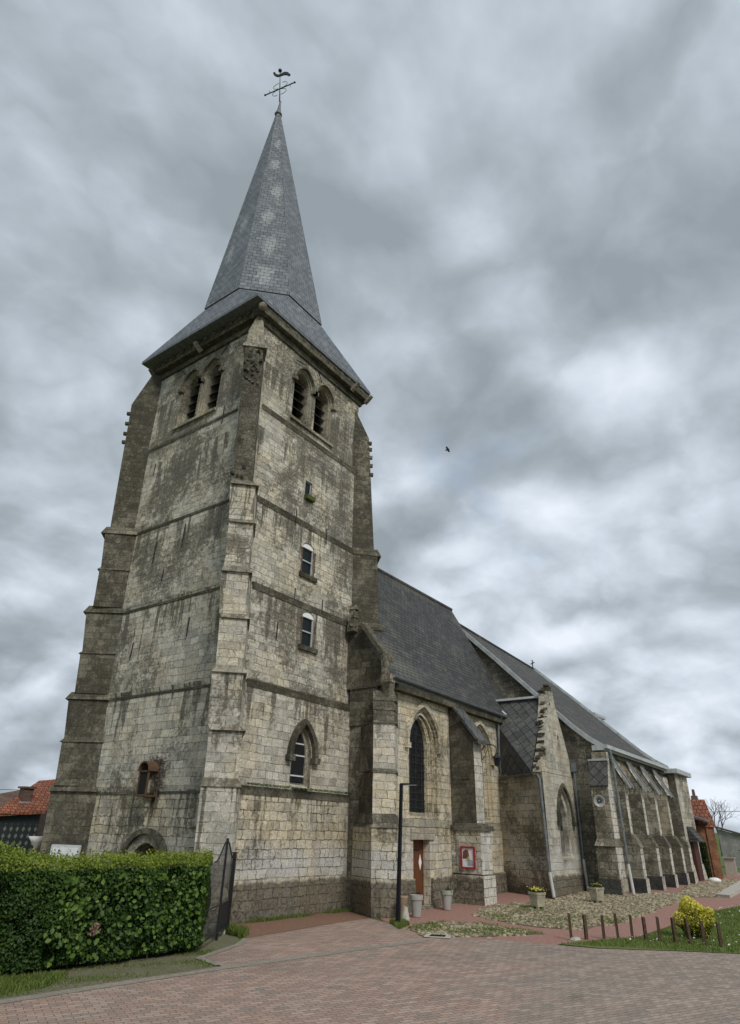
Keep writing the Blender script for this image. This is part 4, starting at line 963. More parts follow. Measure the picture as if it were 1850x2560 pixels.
# west gable raking coping, kneeler and pinnacle
b = MB()
cp_ = [(13.30, 7.55), (13.40, 8.42), (14.45, 9.78)]
for (y0, z0), (y1, z1) in zip(cp_, cp_[1:]):
    b.add([(19.32, y0, z0), (19.66, y0, z0), (19.66, y1, z1), (19.32, y1, z1), (19.32, y0+0.16, z0-0.06), (19.66, y0+0.16, z0-0.06), (19.66, y1+0.12, z1-0.10), (19.32, y1+0.12, z1-0.10)],
          [(3, 2, 1, 0), (4, 5, 6, 7), (0, 1, 5, 4), (1, 2, 6, 5), (2, 3, 7, 6), (3, 0, 4, 7)])
b.build('gable_coping', 'stone_lichen', church)
b = MB(); b.add([(19.66, 13.45, 7.25), (19.66, 13.62, 8.45), (19.66, 14.6, 9.7), (19.66, 15.4, 9.9), (19.66, 15.4, 7.25), (20.3, 13.45, 7.45), (20.3, 13.62, 8.45), (20.3, 14.6, 9.7), (20.3, 15.4, 9.9), (20.3, 15.4, 7.45)], [(0, 1, 2, 3, 4), (9, 8, 7, 6, 5), (0, 5, 6, 1), (1, 6, 7, 2), (2, 7, 8, 3), (3, 8, 9, 4), (4, 9, 5, 0)])
b.box(19.70, 13.9, 5.9, 20.2, 15.2, 7.3)
b.build('gable_wall', 'stone_dark', church)
b = MB(); b.frustum([(19.6, 13.3), (19.9, 13.3), (19.9, 13.5), (19.6, 13.5)], 6.75, [(19.34, 13.12), (19.7, 13.12), (19.7, 13.5), (19.34, 13.5)], 7.30); b.box(19.31, 13.08, 7.30, 19.66, 13.5, 7.58); b.build('kneeler', 'stone_trim_pale', church)
b = MB(); b.frustum([(19.40, 14.9), (19.7, 14.9), (19.7, 15.25), (19.40, 15.25)], 9.5, [(19.46, 14.95), (19.64, 14.95), (19.64, 15.2), (19.46, 15.2)], 10.6)
for z in (9.75, 10.1, 10.45): b.obox((19.55, 15.05, z), 0.34, 0.28, 0.10, Matrix.Rotation(z*2, 3, 'Z'))
b.build('pinnacle', 'stone_lichen', church)
# south-west nave buttress (its front faces the square)
def nb(c, l, r, jl, jr): return [(l, c-l), (r, c-r), jr, (20.2, 14.4), jl]
b = MB(); q = 0
J1, J2 = (19.86, 15.05), (20.45, 13.45)
sides = [0, 0, 0, 0, 1]
b.frustum(nb(32.1, 18.77, 19.36, J1, J2), -0.3, nb(32.12, 18.75, 19.36, J1, J2), 2.52, 3, [3, 3, 3, 3, 3])
K1 = (19.82, 14.75)
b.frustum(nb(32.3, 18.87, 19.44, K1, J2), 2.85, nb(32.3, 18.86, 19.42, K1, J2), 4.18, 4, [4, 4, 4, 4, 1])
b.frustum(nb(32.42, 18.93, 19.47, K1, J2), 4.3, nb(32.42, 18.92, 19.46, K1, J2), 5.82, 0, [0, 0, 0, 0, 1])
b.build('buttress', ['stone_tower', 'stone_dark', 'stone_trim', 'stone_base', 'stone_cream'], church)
b = MB()
b.frustum(nb(32.04, 18.70, 19.36, J1, J2), 2.50, nb(32.1, 18.76, 19.38, J1, J2), 2.60); b.frustum(nb(32.12, 18.78, 19.38, J1, J2), 2.60, nb(32.3, 18.86, 19.43, K1, J2), 2.92)
b.frustum(nb(32.26, 18.84, 19.45, (19.7, 14.2), J2), 4.18, nb(32.40, 18.91, 19.46, (19.7, 14.2), J2), 4.32)
K2 = (19.62, 13.95)
b.frustum(nb(32.34, 18.86, 19.47, K2, J2), 5.82, nb(32.4, 18.9, 19.48, K2, J2), 5.92)
b.frustum(nb(32.48, 18.96, 19.48, K2, J2), 5.92, nb(32.66, 19.04, 19.58, K2, J2), 6.30); b.frustum(nb(32.62, 19.02, 19.58, K2, J2), 6.30, nb(32.82, 19.12, 19.68, K2, J2), 6.65)
b.frustum(nb(32.78, 19.10, 19.70, K2, J2), 6.65, nb(33.1, 19.3, 19.82, K2, J2), 7.05)
b.split('weathering', 'stone_lichen', church)
# middle nave buttress
b = MB()
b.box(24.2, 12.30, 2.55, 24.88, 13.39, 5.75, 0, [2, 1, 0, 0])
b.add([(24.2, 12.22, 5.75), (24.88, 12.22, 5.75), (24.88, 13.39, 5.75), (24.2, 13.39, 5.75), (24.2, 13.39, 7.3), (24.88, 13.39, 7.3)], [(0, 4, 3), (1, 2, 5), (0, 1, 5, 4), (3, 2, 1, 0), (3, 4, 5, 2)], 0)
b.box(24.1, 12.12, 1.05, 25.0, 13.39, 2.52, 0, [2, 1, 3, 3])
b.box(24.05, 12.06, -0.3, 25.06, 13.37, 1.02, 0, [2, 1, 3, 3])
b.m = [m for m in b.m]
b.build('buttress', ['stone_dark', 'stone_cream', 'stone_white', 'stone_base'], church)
b = MB(); b.box(24.04, 12.04, 2.50, 25.06, 13.38, 2.68); b.box(24.12, 12.2, 3.85 if False else 2.68, 24.98, 13.3, 2.76); b.build('string_course', 'stone_trim', church)
b = MB(); b.add([(24.08, 12.02, 5.62), (25.02, 12.02, 5.62), (25.02, 13.38, 7.35), (24.08, 13.38, 7.35), (24.08, 12.02, 5.78), (25.02, 12.02, 5.78), (25.02, 13.38, 7.5), (24.08, 13.38, 7.5)], [(3, 2, 1, 0), (4, 5, 6, 7), (0, 1, 5, 4), (1, 2, 6, 5), (2, 3, 7, 6), (3, 0, 4, 7)])
b.build('coping', 'slate_diamond', church)
b = MB(); b.tube([(24.12, 13.33, 7.1), (24.12, 13.33, 4.3), (24.12, 12.5, 4.3)], 0.018, 5); b.tube([(24.12, 13.34, 6.3), (24.12, 12.9, 6.45)], 0.022, 5); b.build('cable', 'iron', church)
# nave downpipe
def pipe(pts, name='downpipe', r=0.055, foot=None):
    b = MB(); b.tube(pts, r, 10); P0 = [Vector(p) for p in pts]
    L_ = 0; 
    for a, c in zip(P0, P0[1:]):
        k = int((c-a).length/1.6)
        for i in range(1, k+1):
            q_ = a.lerp(c, i/(k+1)); b.tube([q_-(c-a).normalized()*0.03, q_+(c-a).normalized()*0.03], r*1.35, 10)
    o = b.build(name, 'zinc_pipe', church, smooth=False)
    if foot:
        f = MB(); f.tube(foot, r*1.15, 10); link('pipe_foot', f.mesh('foot', 'white_pvc'), o, local=True)
    return o
pipe([(28.75, 13.06, 7.36), (28.75, 13.25, 7.1), (28.75, 13.30, 5.3), (28.80, 13.28, 4.85)])

# ================================================================== TRANSEPT
A = (27.72, 10.9); Bc = (31.44, 10.9); D = (28.95, 13.42)
g0 = 4.85
b = MB()
gp = [(27.72, 10.9), (31.44, 10.9)]
b.v = [(A[0], A[1], -0.2), (31.6, 10.9, -0.2), (31.6, 14.0, -0.2), (D[0], 14.0, -0.2), (A[0], A[1], g0), (31.6, 10.9, g0), (31.6, 14.0, g0), (D[0], 14.0, g0)]
b.f = [(0, 1, 5, 4), (1, 2, 6, 5), (2, 3, 7, 6), (3, 0, 4, 7), (4, 5, 6, 7), (3, 2, 1, 0)]; b.m = [0, 0, 0, 1, 0, 0]
# gable upstand 0.45 thick, stepped top
pts = [(27.72, g0-0.02), (31.42, g0-0.02), (31.42, 5.15)]
right = [(31.2, 5.7), (30.05, 8.0), (29.95, 8.5)]
left = [(29.44, 8.5), (29.34, 7.92), (29.16, 7.6), (29.08, 7.3), (28.88, 7.0), (28.80, 6.72), (28.58, 6.45), (28.48, 6.12), (28.25, 5.85), (28.12, 5.55), (27.90, 5.35), (27.74, 5.05)]
plate(b, pts+right+left, SOUTH(10.9), 0.0, 0.5, 0)
trn = b.build('transept_wall', ['stone_render', 'stone_mixed'], church)
fr = SOUTH(10.9)
cut(arch(29.90, 0.78, 1.55, 2.95, 1.35), fr, 0.12); cut(arch(29.85, 0.56, 1.72, 2.95, 1.12), fr, 0.42)
cut([(29.93, 5.75), (30.18, 5.75), (30.18, 6.45), (30.05, 6.62), (29.93, 6.45)], fr, 0.3)
for (x, z) in ((29.3, 5.05), (30.25, 4.95), (30.4, 4.35), (29.1, 6.6)): cut([(x, z), (x+0.09, z), (x+0.09, z+0.28), (x, z+0.28)], fr, 0.2)
CUTM = ['stone_render']
boolean_cut(trn, cuts); cuts = []
b = MB(); plate(b, arch(29.85, 0.58, 1.7, 2.95, 1.14), fr, 0.34, 0.40); wn = b.build('window', 'dark_void', church)
b = MB(); plate(b, [(29.28, 1.74), (30.20, 1.74), (30.20, 2.6), (29.95, 2.6), (29.95, 3.75), (29.30, 3.2)], fr, 0.27, 0.33); link('window_board', b.mesh('board', 'board_grey'), wn, local=True)
b = MB(); hood(b, 29.90, 0.84, 2.95, 1.42, 0.13, fr, -0.11, 0.05, drop=0.0, stop=0.05); b.build('hood_mould', 'stone_trim', church)
b = MB(); b.frustum([(29.2, 10.88), (30.5, 10.88), (30.5, 11.25), (29.2, 11.25)], 1.50, [(29.3, 11.1), (30.4, 11.1), (30.4, 11.25), (29.3, 11.25)], 1.76); b.build('window_sill', 'stone_trim_pale', church)
b = MB()     # crumbling copings and crockets on the gable steps
for (x, z) in left:
    for k in range(3):
        b.obox((x+random.uniform(-0.07, 0.07), 11.14+random.uniform(-0.14, 0.14), z+random.uniform(-0.12, 0.06)), random.uniform(0.06, 0.14), random.uniform(0.12, 0.34), random.uniform(0.05, 0.13), Matrix.Rotation(random.uniform(-0.5, 0.5), 3, 'Y') @ Matrix.Rotation(random.uniform(-0.4, 0.4), 3, 'Z'))
b.obox((29.64, 11.1, 8.58), 0.30, 0.36, 0.22); b.obox((29.70, 11.05, 8.74), 0.34, 0.26, 0.10, Matrix.Rotation(0.3, 3, 'Y'))
b.split('gable_crocket', 'stone_trim', church)
b = MB()
for z in (-0.2,): b.frustum([(A[0]-0.12, A[1]-0.07), (31.44, 10.83), (31.44, 11.2), (A[0]+0.2, 11.2)], z, [(A[0]-0.10, A[1]-0.05), (31.44, 10.85), (31.44, 11.2), (A[0]+0.2, 11.2)], 1.0)
b.build('plinth', 'stone_base', church)
# transept roof: west slope and east slope meet on a ridge running north
b = MB()
ridge0, ridge1 = (29.70, 11.3, 8.25), (29.70, 14.6, 8.25)
b.v = [(27.50, 11.3, 4.82), (28.78, 13.3, 4.82), (29.70, 14.6, 8.25), (29.70, 11.3, 8.25), (31.45, 11.3, 5.6), (31.45, 14.6, 5.6), (29.3, 14.6, 7.3)]
b.f = [(0, 1, 2, 3), (3, 2, 5, 4), (0, 3, 4)]; b.m = [0, 0, 0]
b.v += [(x, y, z-0.12) for x, y, z in b.v[:6]]
b.f += [(7+3, 7+2, 7+1, 7+0), (7+4, 7+5, 7+2, 7+3), (0, 7, 8, 1), (1, 8, 9, 2), (4, 5, 12, 11), (5, 2, 9, 12), (0, 3, 10, 7), (3, 4, 11, 10)]; b.m += [0]*8
troof = b.build('transept_roof', 'slate_diamond', church, fix=True)
b = MB(); b.obox((29.70, 12.75, 8.30), 0.34, 3.0, 0.10); b.tube([(29.68, 14.2, 8.30), (29.4, 13.7, 8.0), (29.2, 13.05, 7.5)], 0.10, 4); link('ridge_flashing', b.mesh('flash', 'frame_white'), troof, local=True)
gutter([(27.42, 11.15, 4.78), (28.72, 13.3, 4.74)], 0.09)
pipe([(27.48, 11.05, 4.72), (27.55, 10.98, 4.5), (27.60, 10.92, 1.1)], foot=[(27.60, 10.92, 1.1), (27.62, 10.84, 0.25)])
b = MB(); b.box(31.22, 10.66, 5.1, 31.46, 10.86, 5.5); b.build('rain_hopper', 'zinc_pipe', church)
pipe([(31.34, 10.76, 5.1), (31.34, 10.78, 1.5)], foot=[(31.34, 10.78, 1.5), (31.36, 10.74, 0.3)])

# ================================================================== CHOIR
XC, YC = 31.5, 9.45
b = MB()
gab = [(YC, -0.2), (24.55, -0.2), (24.55, 6.1), (22.4, 8.05), (17.0, 13.15), (11.6, 8.05), (10.4, 6.95), (YC, 6.1)]
vs = [(XC, y, z) for y, z in gab]+[(43.0, y, z) for y, z in gab]; n_ = len(gab)
b.add(vs, [tuple(n_-1-i for i in range(n_)), tuple(n_+i for i in range(n_))]+[(i, (i+1) % n_, n_+(i+1) % n_, n_+i) for i in range(n_)])
def sag(bb):
    bb.v = [(x, y, z-0.45*max(0, (z-6.2)/7.2)*max(0, x-31.4)/12) for x, y, z in bb.v]
sag(b); b.build('choir_wall', 'stone_choir', church)
VP = [(9.22, 6.18), (9.9, 6.62), (10.6, 7.2), (11.6, 8.18), (14.3, 10.85), (17.0, 13.42)]
b = roofslab(VP, 31.38, 43.4, 0.13, 0, 1)
# hipped end: fill to ridge end
nn = len(VP)
roofslab([(34-y, z) for y, z in VP], 31.38, 43.4, 0.13, 0, 1, mb=b)
sag(b); croof = b.build('choir_roof', ['slate_choir', 'lead'], church)
b = MB()
rb = [(43.4, y, z) for y, z in VP]; rn = [(43.4, 34-y, z) for y, z in VP]
rb2 = [(43.4+(VP[-1][1]-z)*0.55, 17-(17-y)*0.45, z) for y, z in VP]
rb3 = [(43.4+(VP[-1][1]-z)*0.55, 17+(17-y)*0.45, z) for y, z in VP]
for a_2, c_2 in ((rb, rb2), (rb2, rb3), (rb3, rn)):
    o = len(b.v); b.v += a_2+c_2
    for i in range(nn-1): b.f.append((o+i, o+nn+i, o+nn+i+1, o+i+1)); b.m.append(0)
sag(b); b.build('apse_roof', 'slate_choir', church, fix=False)
b = MB(); o = 0
wl_ = [(43.0, 9.5), (44.2, 10.2), (43.4+3.7, 13.6), (43.4+3.7, 20.4), (43.0, 24.5)]
b.frustum(wl_, -0.2, wl_, 6.1); b.build('apse_wall', 'stone_render', church)
b = MB(); b.tube([(x-0.0, y, z+0.03) for x, y, z in rb], 0.16, 5); b.tube([(x, y, z+0.03) for x, y, z in rb2], 0.14, 5); sag(b); b.build('roof_hip', 'lead_hip', church)
b = MB(); 
for (y0, z0), (y1, z1) in zip(VP, VP[1:]):
    b.add([(31.26, y0, z0+0.05), (31.40, y0, z0+0.05), (31.40, y1, z1+0.05), (31.26, y1, z1+0.05), (31.26, y0+0.05, z0-0.17), (31.40, y0+0.05, z0-0.17), (31.40, y1+0.05, z1-0.17), (31.26, y1+0.05, z1-0.17)],
          [(0, 1, 2, 3), (7, 6, 5, 4), (0, 4, 5, 1), (2, 6, 7, 3), (0, 3, 7, 4), (1, 5, 6, 2)])
b.build('verge_flashing', 'lead', church)
b = MB(); b.tube([(31.4, 17, 13.45), (43.4, 17, 13.45)], 0.09, 6); sag(b); b.build('roof_ridge', 'slate_choir', church)
b = MB(); b.box(31.2, 9.05, 6.06, 43.2, 9.22, 6.22); b.box(31.2, 9.222, 5.98, 31.44, 9.75, 6.20); b.build('gutter', 'lead', church)
b = MB(); b.box(31.45, 9.33, 5.80, 43.0, 9.44, 6.02); b.build('eaves_course', 'stone_trim', church)
# roof cross
b = MB(); b.tube([(43.3, 17, 13.3), (43.3, 17, 14.05)], 0.035, 6); b.tube([(43.15, 16.83, 13.85), (43.45, 17.17, 13.85)], 0.032, 6)
for p in ((43.3, 17, 14.05), (43.15, 16.83, 13.85), (43.45, 17.17, 13.85)): b.lathe([(0.01, -0.05), (0.055, 0), (0.01, 0.05)], p, 6)
b.v = [(x, y, z-0.45) for x, y, z in b.v]; b.build('roof_cross', 'iron', church)
# lead-covered dormer on the hip
b = MB(); b.box(44.0, 13.4, 8.0, 45.8, 14.7, 9.62); b.box(43.85, 13.2, 9.622, 46.1, 14.8, 9.80)
b.build('roof_dormer', 'lead', church)
# corner buttress facing west, slate-hung weathering
b = MB()
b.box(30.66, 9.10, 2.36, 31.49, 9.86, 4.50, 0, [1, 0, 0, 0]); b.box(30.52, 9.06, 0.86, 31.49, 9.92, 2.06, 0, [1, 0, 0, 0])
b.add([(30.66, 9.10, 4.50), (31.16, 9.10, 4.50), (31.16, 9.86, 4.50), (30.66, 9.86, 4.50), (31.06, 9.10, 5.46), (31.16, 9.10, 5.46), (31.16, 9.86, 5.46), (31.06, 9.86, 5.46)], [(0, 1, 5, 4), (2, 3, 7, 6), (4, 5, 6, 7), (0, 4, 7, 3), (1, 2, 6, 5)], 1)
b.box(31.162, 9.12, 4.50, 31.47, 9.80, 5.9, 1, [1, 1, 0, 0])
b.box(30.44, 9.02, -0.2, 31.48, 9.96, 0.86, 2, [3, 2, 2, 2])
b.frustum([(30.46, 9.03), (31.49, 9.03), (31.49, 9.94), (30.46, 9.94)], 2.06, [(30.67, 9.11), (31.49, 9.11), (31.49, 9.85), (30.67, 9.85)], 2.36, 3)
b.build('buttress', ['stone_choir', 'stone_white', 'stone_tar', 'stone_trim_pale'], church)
b = MB(); b.add([(30.58, 9.07, 4.44), (30.58, 9.90, 4.44), (31.0, 9.90, 5.50), (31.0, 9.07, 5.50), (30.66, 9.07, 4.40), (30.66, 9.90, 4.40), (31.08, 9.90, 5.46), (31.08, 9.07, 5.46)], [(3, 2, 1, 0), (4, 5, 6, 7), (0, 1, 5, 4), (2, 3, 7, 6), (1, 2, 6, 5), (3, 0, 4, 7)])
b.box(30.96, 9.04, 5.505, 31.15, 9.94, 5.58, 1)
b.build('coping', ['slate_diamond', 'lead'], church)
pipe([(31.25, 8.96, 6.0), (31.28, 8.92, 5.6), (31.42, 8.90, 1.4)], foot=[(31.42, 8.90, 1.4), (31.44, 8.84, 0.22)])
# five south buttresses with leaning slab copings
BX = [32.36, 35.12, 37.65, 40.25, 42.1]
for i, x in enumerate(BX):
    w_ = 0.44; z0 = -0.1
    b = MB()
    if i < 4:
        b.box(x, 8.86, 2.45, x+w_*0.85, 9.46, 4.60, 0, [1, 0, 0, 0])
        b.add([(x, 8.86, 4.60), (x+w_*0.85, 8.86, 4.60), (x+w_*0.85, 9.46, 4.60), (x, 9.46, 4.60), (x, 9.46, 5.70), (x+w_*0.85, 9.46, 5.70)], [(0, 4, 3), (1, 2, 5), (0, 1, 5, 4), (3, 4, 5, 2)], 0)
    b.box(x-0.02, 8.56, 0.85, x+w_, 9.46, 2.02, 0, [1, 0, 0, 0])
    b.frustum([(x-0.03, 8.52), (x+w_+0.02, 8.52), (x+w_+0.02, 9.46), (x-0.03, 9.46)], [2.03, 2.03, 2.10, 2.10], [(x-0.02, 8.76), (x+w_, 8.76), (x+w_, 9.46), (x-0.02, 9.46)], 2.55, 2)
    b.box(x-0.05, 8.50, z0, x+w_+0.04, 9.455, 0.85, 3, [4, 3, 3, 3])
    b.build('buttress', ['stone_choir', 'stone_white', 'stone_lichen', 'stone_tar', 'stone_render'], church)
    if i == 4: continue
    b = MB()
    s0, s1 = Vector((0, 8.58, 4.42)), Vector((0, 9.42, 5.96))
    dn = Vector((0, -(s1.z-s0.z), (s1.y-s0.y))).normalized()
    for t0, t1, x0, x1, m_ in ((0.0, 0.05, x+0.0, x+w_*0.78, 1), (-0.01, 0.07, x-0.035, x-0.003, 0), (-0.01, 0.07, x+w_*0.78+0.003, x+w_*0.78+0.035, 0)):
        b.add([(x0, s0.y+dn.y*t0, s0.z+dn.z*t0), (x1, s0.y+dn.y*t0, s0.z+dn.z*t0), (x1, s1.y+dn.y*t0, s1.z+dn.z*t0), (x0, s1.y+dn.y*t0, s1.z+dn.z*t0),
               (x0, s0.y+dn.y*t1, s0.z+dn.z*t1), (x1, s0.y+dn.y*t1, s0.z+dn.z*t1), (x1, s1.y+dn.y*t1, s1.z+dn.z*t1), (x0, s1.y+dn.y*t1, s1.z+dn.z*t1)],
              [(3, 2, 1, 0), (4, 5, 6, 7), (0, 1, 5, 4), (1, 2, 6, 5), (2, 3, 7, 6), (3, 0, 4, 7)], m_)
    b.build('coping', ['lead', 'slate_choir'], church)
# wall plinth of the choir
b = MB(); b.box(31.5, 9.36, -0.2, 43.0, 9.45, 0.84); b.build('plinth', 'stone_tar', church)
# patches of limewash high on the wall between the buttresses
b = MB()
for x in BX: b.box(x+0.8, 9.437, 4.7, x+1.9, 9.46, 5.7)
b.split('limewash_patch', 'stone_white', church)
# east annex
b = MB(); b.box(44.0, 9.0, -0.1, 47.4, 12.5, 5.95, 0, [0, 0, 0, 1]); b.frustum([(43.9, 8.85), (47.65, 8.85), (47.65, 9.05), (43.9, 9.05)], -0.1, [(44.05, 8.97), (47.5, 8.97), (47.5, 9.05), (44.05, 9.05)], 1.1)
b.build('annex_wall', ['stone_render', 'stone_lichen'], church)
b = MB(); b.box(43.75, 8.75, 5.95, 47.7, 12.6, 6.2); b.build('annex_roof', 'lead', church)
b = MB(); b.box(44.9, 8.80, 0.30, 46.1, 8.96, 2.5); b.build('annex_door', 'door_maroon', church)
b = MB(); b.add([(44.7, 8.4, 2.3), (46.4, 8.4, 2.3), (46.4, 8.98, 2.3), (44.7, 8.98, 2.3), (44.7, 8.98, 3.1), (46.4, 8.98, 3.1)], [(0, 4, 3), (1, 2, 5), (0, 1, 5, 4), (3, 4, 5, 2), (0, 3, 2, 1)]); b.build('door_canopy', 'slate_nave', church)
b = MB(); b.add([(47.45, 8.4, 3.45), (49.0, 8.4, 3.45), (49.0, 10.2, 3.95), (47.45, 10.2, 3.95), (47.45, 8.4, 3.55), (49.0, 8.4, 3.55), (49.0, 10.2, 4.05), (47.45, 10.2, 4.05)], [(3, 2, 1, 0), (4, 5, 6, 7), (0, 1, 5, 4), (1, 2, 6, 5), (2, 3, 7, 6), (3, 0, 4, 7)]); b.build('lean_to_roof', 'lead_dark', church)
# moss and grass tufts on ledges
fuzz([(14.5, 15.02), (19.8, 15.02)], 3.56, 1500, 'ledge_moss', 'leaf_hedge', 0.035, 0.06, 0.05)
fuzz([(19.6, 11.9), (19.65, 11.9)], 9.9, 1, 'ledge_moss', 'leaf_hedge', 0.03)

# ================================================================== GROUND
def sheet(name, pts, off, matn, kind='structure', rough_edge=0.0, seg=0.35, label=None):
    P_ = []
    n = len(pts)
    for i in range(n):
        a, c = Vector(pts[i]), Vector(pts[(i+1) % n])
        if rough_edge:
            k = min(80, max(1, int((c-a).length/seg)))
            for j in range(k):
                q_ = a.lerp(c, j/k); P_.append((q_.x+random.uniform(-1, 1)*rough_edge, q_.y+random.uniform(-1, 1)*rough_edge))
        else: P_.append((a.x, a.y))
    bm = bmesh.new(); vs = [bm.verts.new((x, y, 0)) for x, y in P_]
    f = bm.faces.new(vs); bmesh.ops.triangulate(bm, faces=[f])
    for xx in (21.0, 31.0):
        bmesh.ops.bisect_plane(bm, geom=bm.verts[:]+bm.edges[:]+bm.faces[:], plane_co=(xx, 0, 0), plane_no=(1, 0, 0))
    for v in bm.verts: v.co.z = gz(v.co.x)+off
    bmesh.ops.recalc_face_normals(bm, faces=bm.faces)
    me = bpy.data.meshes.new(name); bm.to_mesh(me); bm.free()
    if me.polygons and me.polygons[0].normal.z < 0: me.flip_normals()
    me.materials.append(MATS[matn]); autouv(me)
    o = link(name, me); return tag(o, kind=kind)
sheet('ground', [(-900, -900), (1500, -900), (1500, 1500), (-900, 1500)], -0.02, 'meadow')
PAV = [(-12, -14), (22, -14), (22, 0.0), (19.9, 3.3), (19.2, 4.5), (18.1, 6.1), (17.9, 7.1), (17.6, 8.4), (16.94, 9.47), (16.4, 9.98), (17.3, 11.0), (17.75, 11.5), (18.4, 12.75), (18.6, 13.25), (17.5, 13.3), (13.2, 13.0), (12.4, 12.5), (10.6, 11.85), (10.35, 10.85), (8, 11.15), (6.2, 11.3), (-12, 13.2)]
sheet('pavement', PAV, 0.0, 'pavers')
sheet('path', [(17.25, 11.2), (16.6, 9.9), (17.0, 9.45), (17.65, 8.4), (17.95, 7.1), (18.1, 6.95), (19.5, 6.6), (20.75, 6.0), (24, 5.65), (27, 5.5), (29.6, 4.8), (50, 1.5), (60, 3), (60, 9), (47, 9.3), (31.5, 9.6), (31.5, 11), (29, 13.5), (19.5, 13.6), (18.5, 12.7)], -0.008, 'red_gravel')
sheet('verge_soil', [(-12, 13.25), (6.2, 11.35), (8, 11.2), (10.33, 10.9), (10.55, 11.9), (12.5, 12.62), (13.7, 13.9), (13.7, 30), (-12, 30)], -0.008, 'verge')
sheet('soil_bed', [(13.25, 13.05), (17.5, 13.35), (18.7, 13.3), (19.9, 15.3), (13.6, 15.3)], -0.004, 'brown_mulch')
# drainage channel strip
ch = [(-12, 13.05), (6.3, 11.25), (10.3, 10.82), (14.4, 10.15), (16.0, 9.85)]
sheet('channel', [(x, y+0.02) for x, y in ch]+[(x-0.02, y-0.24) for x, y in reversed(ch)], 0.006, 'channel')
ke = [(10.42, 10.95), (10.7, 11.75), (12.4, 12.38), (13.2, 12.95)]
sheet('kerb_strip', ke+[(13.1, 13.08), (12.3, 12.53), (10.55, 11.87), (10.3, 10.98)], 0.007, 'channel')
C1 = [(17.45, 11.2), (18.3, 11.5), (19.6, 11.35), (20.25, 10.4), (20.0, 9.2), (19.6, 8.0), (18.6, 8.5), (17.9, 8.9), (17.05, 9.55), (16.75, 9.95)]
C2 = [(21.7, 11.35), (24.0, 11.9), (27.3, 10.8), (31.2, 10.7), (30.3, 9.0), (33.2, 8.3), (33.2, 7.2), (30.8, 6.8), (27.8, 6.9), (23.5, 7.0), (21.3, 7.6), (20.8, 8.4), (20.8, 9.5)]
C3 = [(33.5, 7.6), (39, 8.2), (46.5, 8.5), (49, 7.6), (45.5, 6.6), (37.8, 5.9), (33.3, 6.0), (32.4, 6.6)]
for pts in (C1, C2, C3): sheet('cobble_bed', pts, 0.002, 'cobble_bed', rough_edge=0.09)
def inpoly(px, py, poly):
    c = np.zeros(len(px), bool); n = len(poly)
    for i in range(n):
        x1, y1 = poly[i]; x2, y2 = poly[(i+1) % n]
        c ^= ((y1 > py) != (y2 > py)) & (px < (x2-x1)*(py-y1)/((y2-y1) if y2 != y1 else 1e-9)+x1)
    return c
def gzv(x): return np.where(x < 21, 0.0, np.where(x < 31, 0.03*(x-21), 0.30))
LAWN = [(18.02, 7.1), (19.5, 6.55), (20.75, 5.9), (24, 5.6), (27, 5.45), (29.6, 4.75), (50, 1.4), (50, -14), (22.05, -14), (22.05, 0.0), (19.95, 3.3), (19.25, 4.5), (18.15, 6.1)]
sheet('lawn', LAWN, 0.006, 'grass_base')
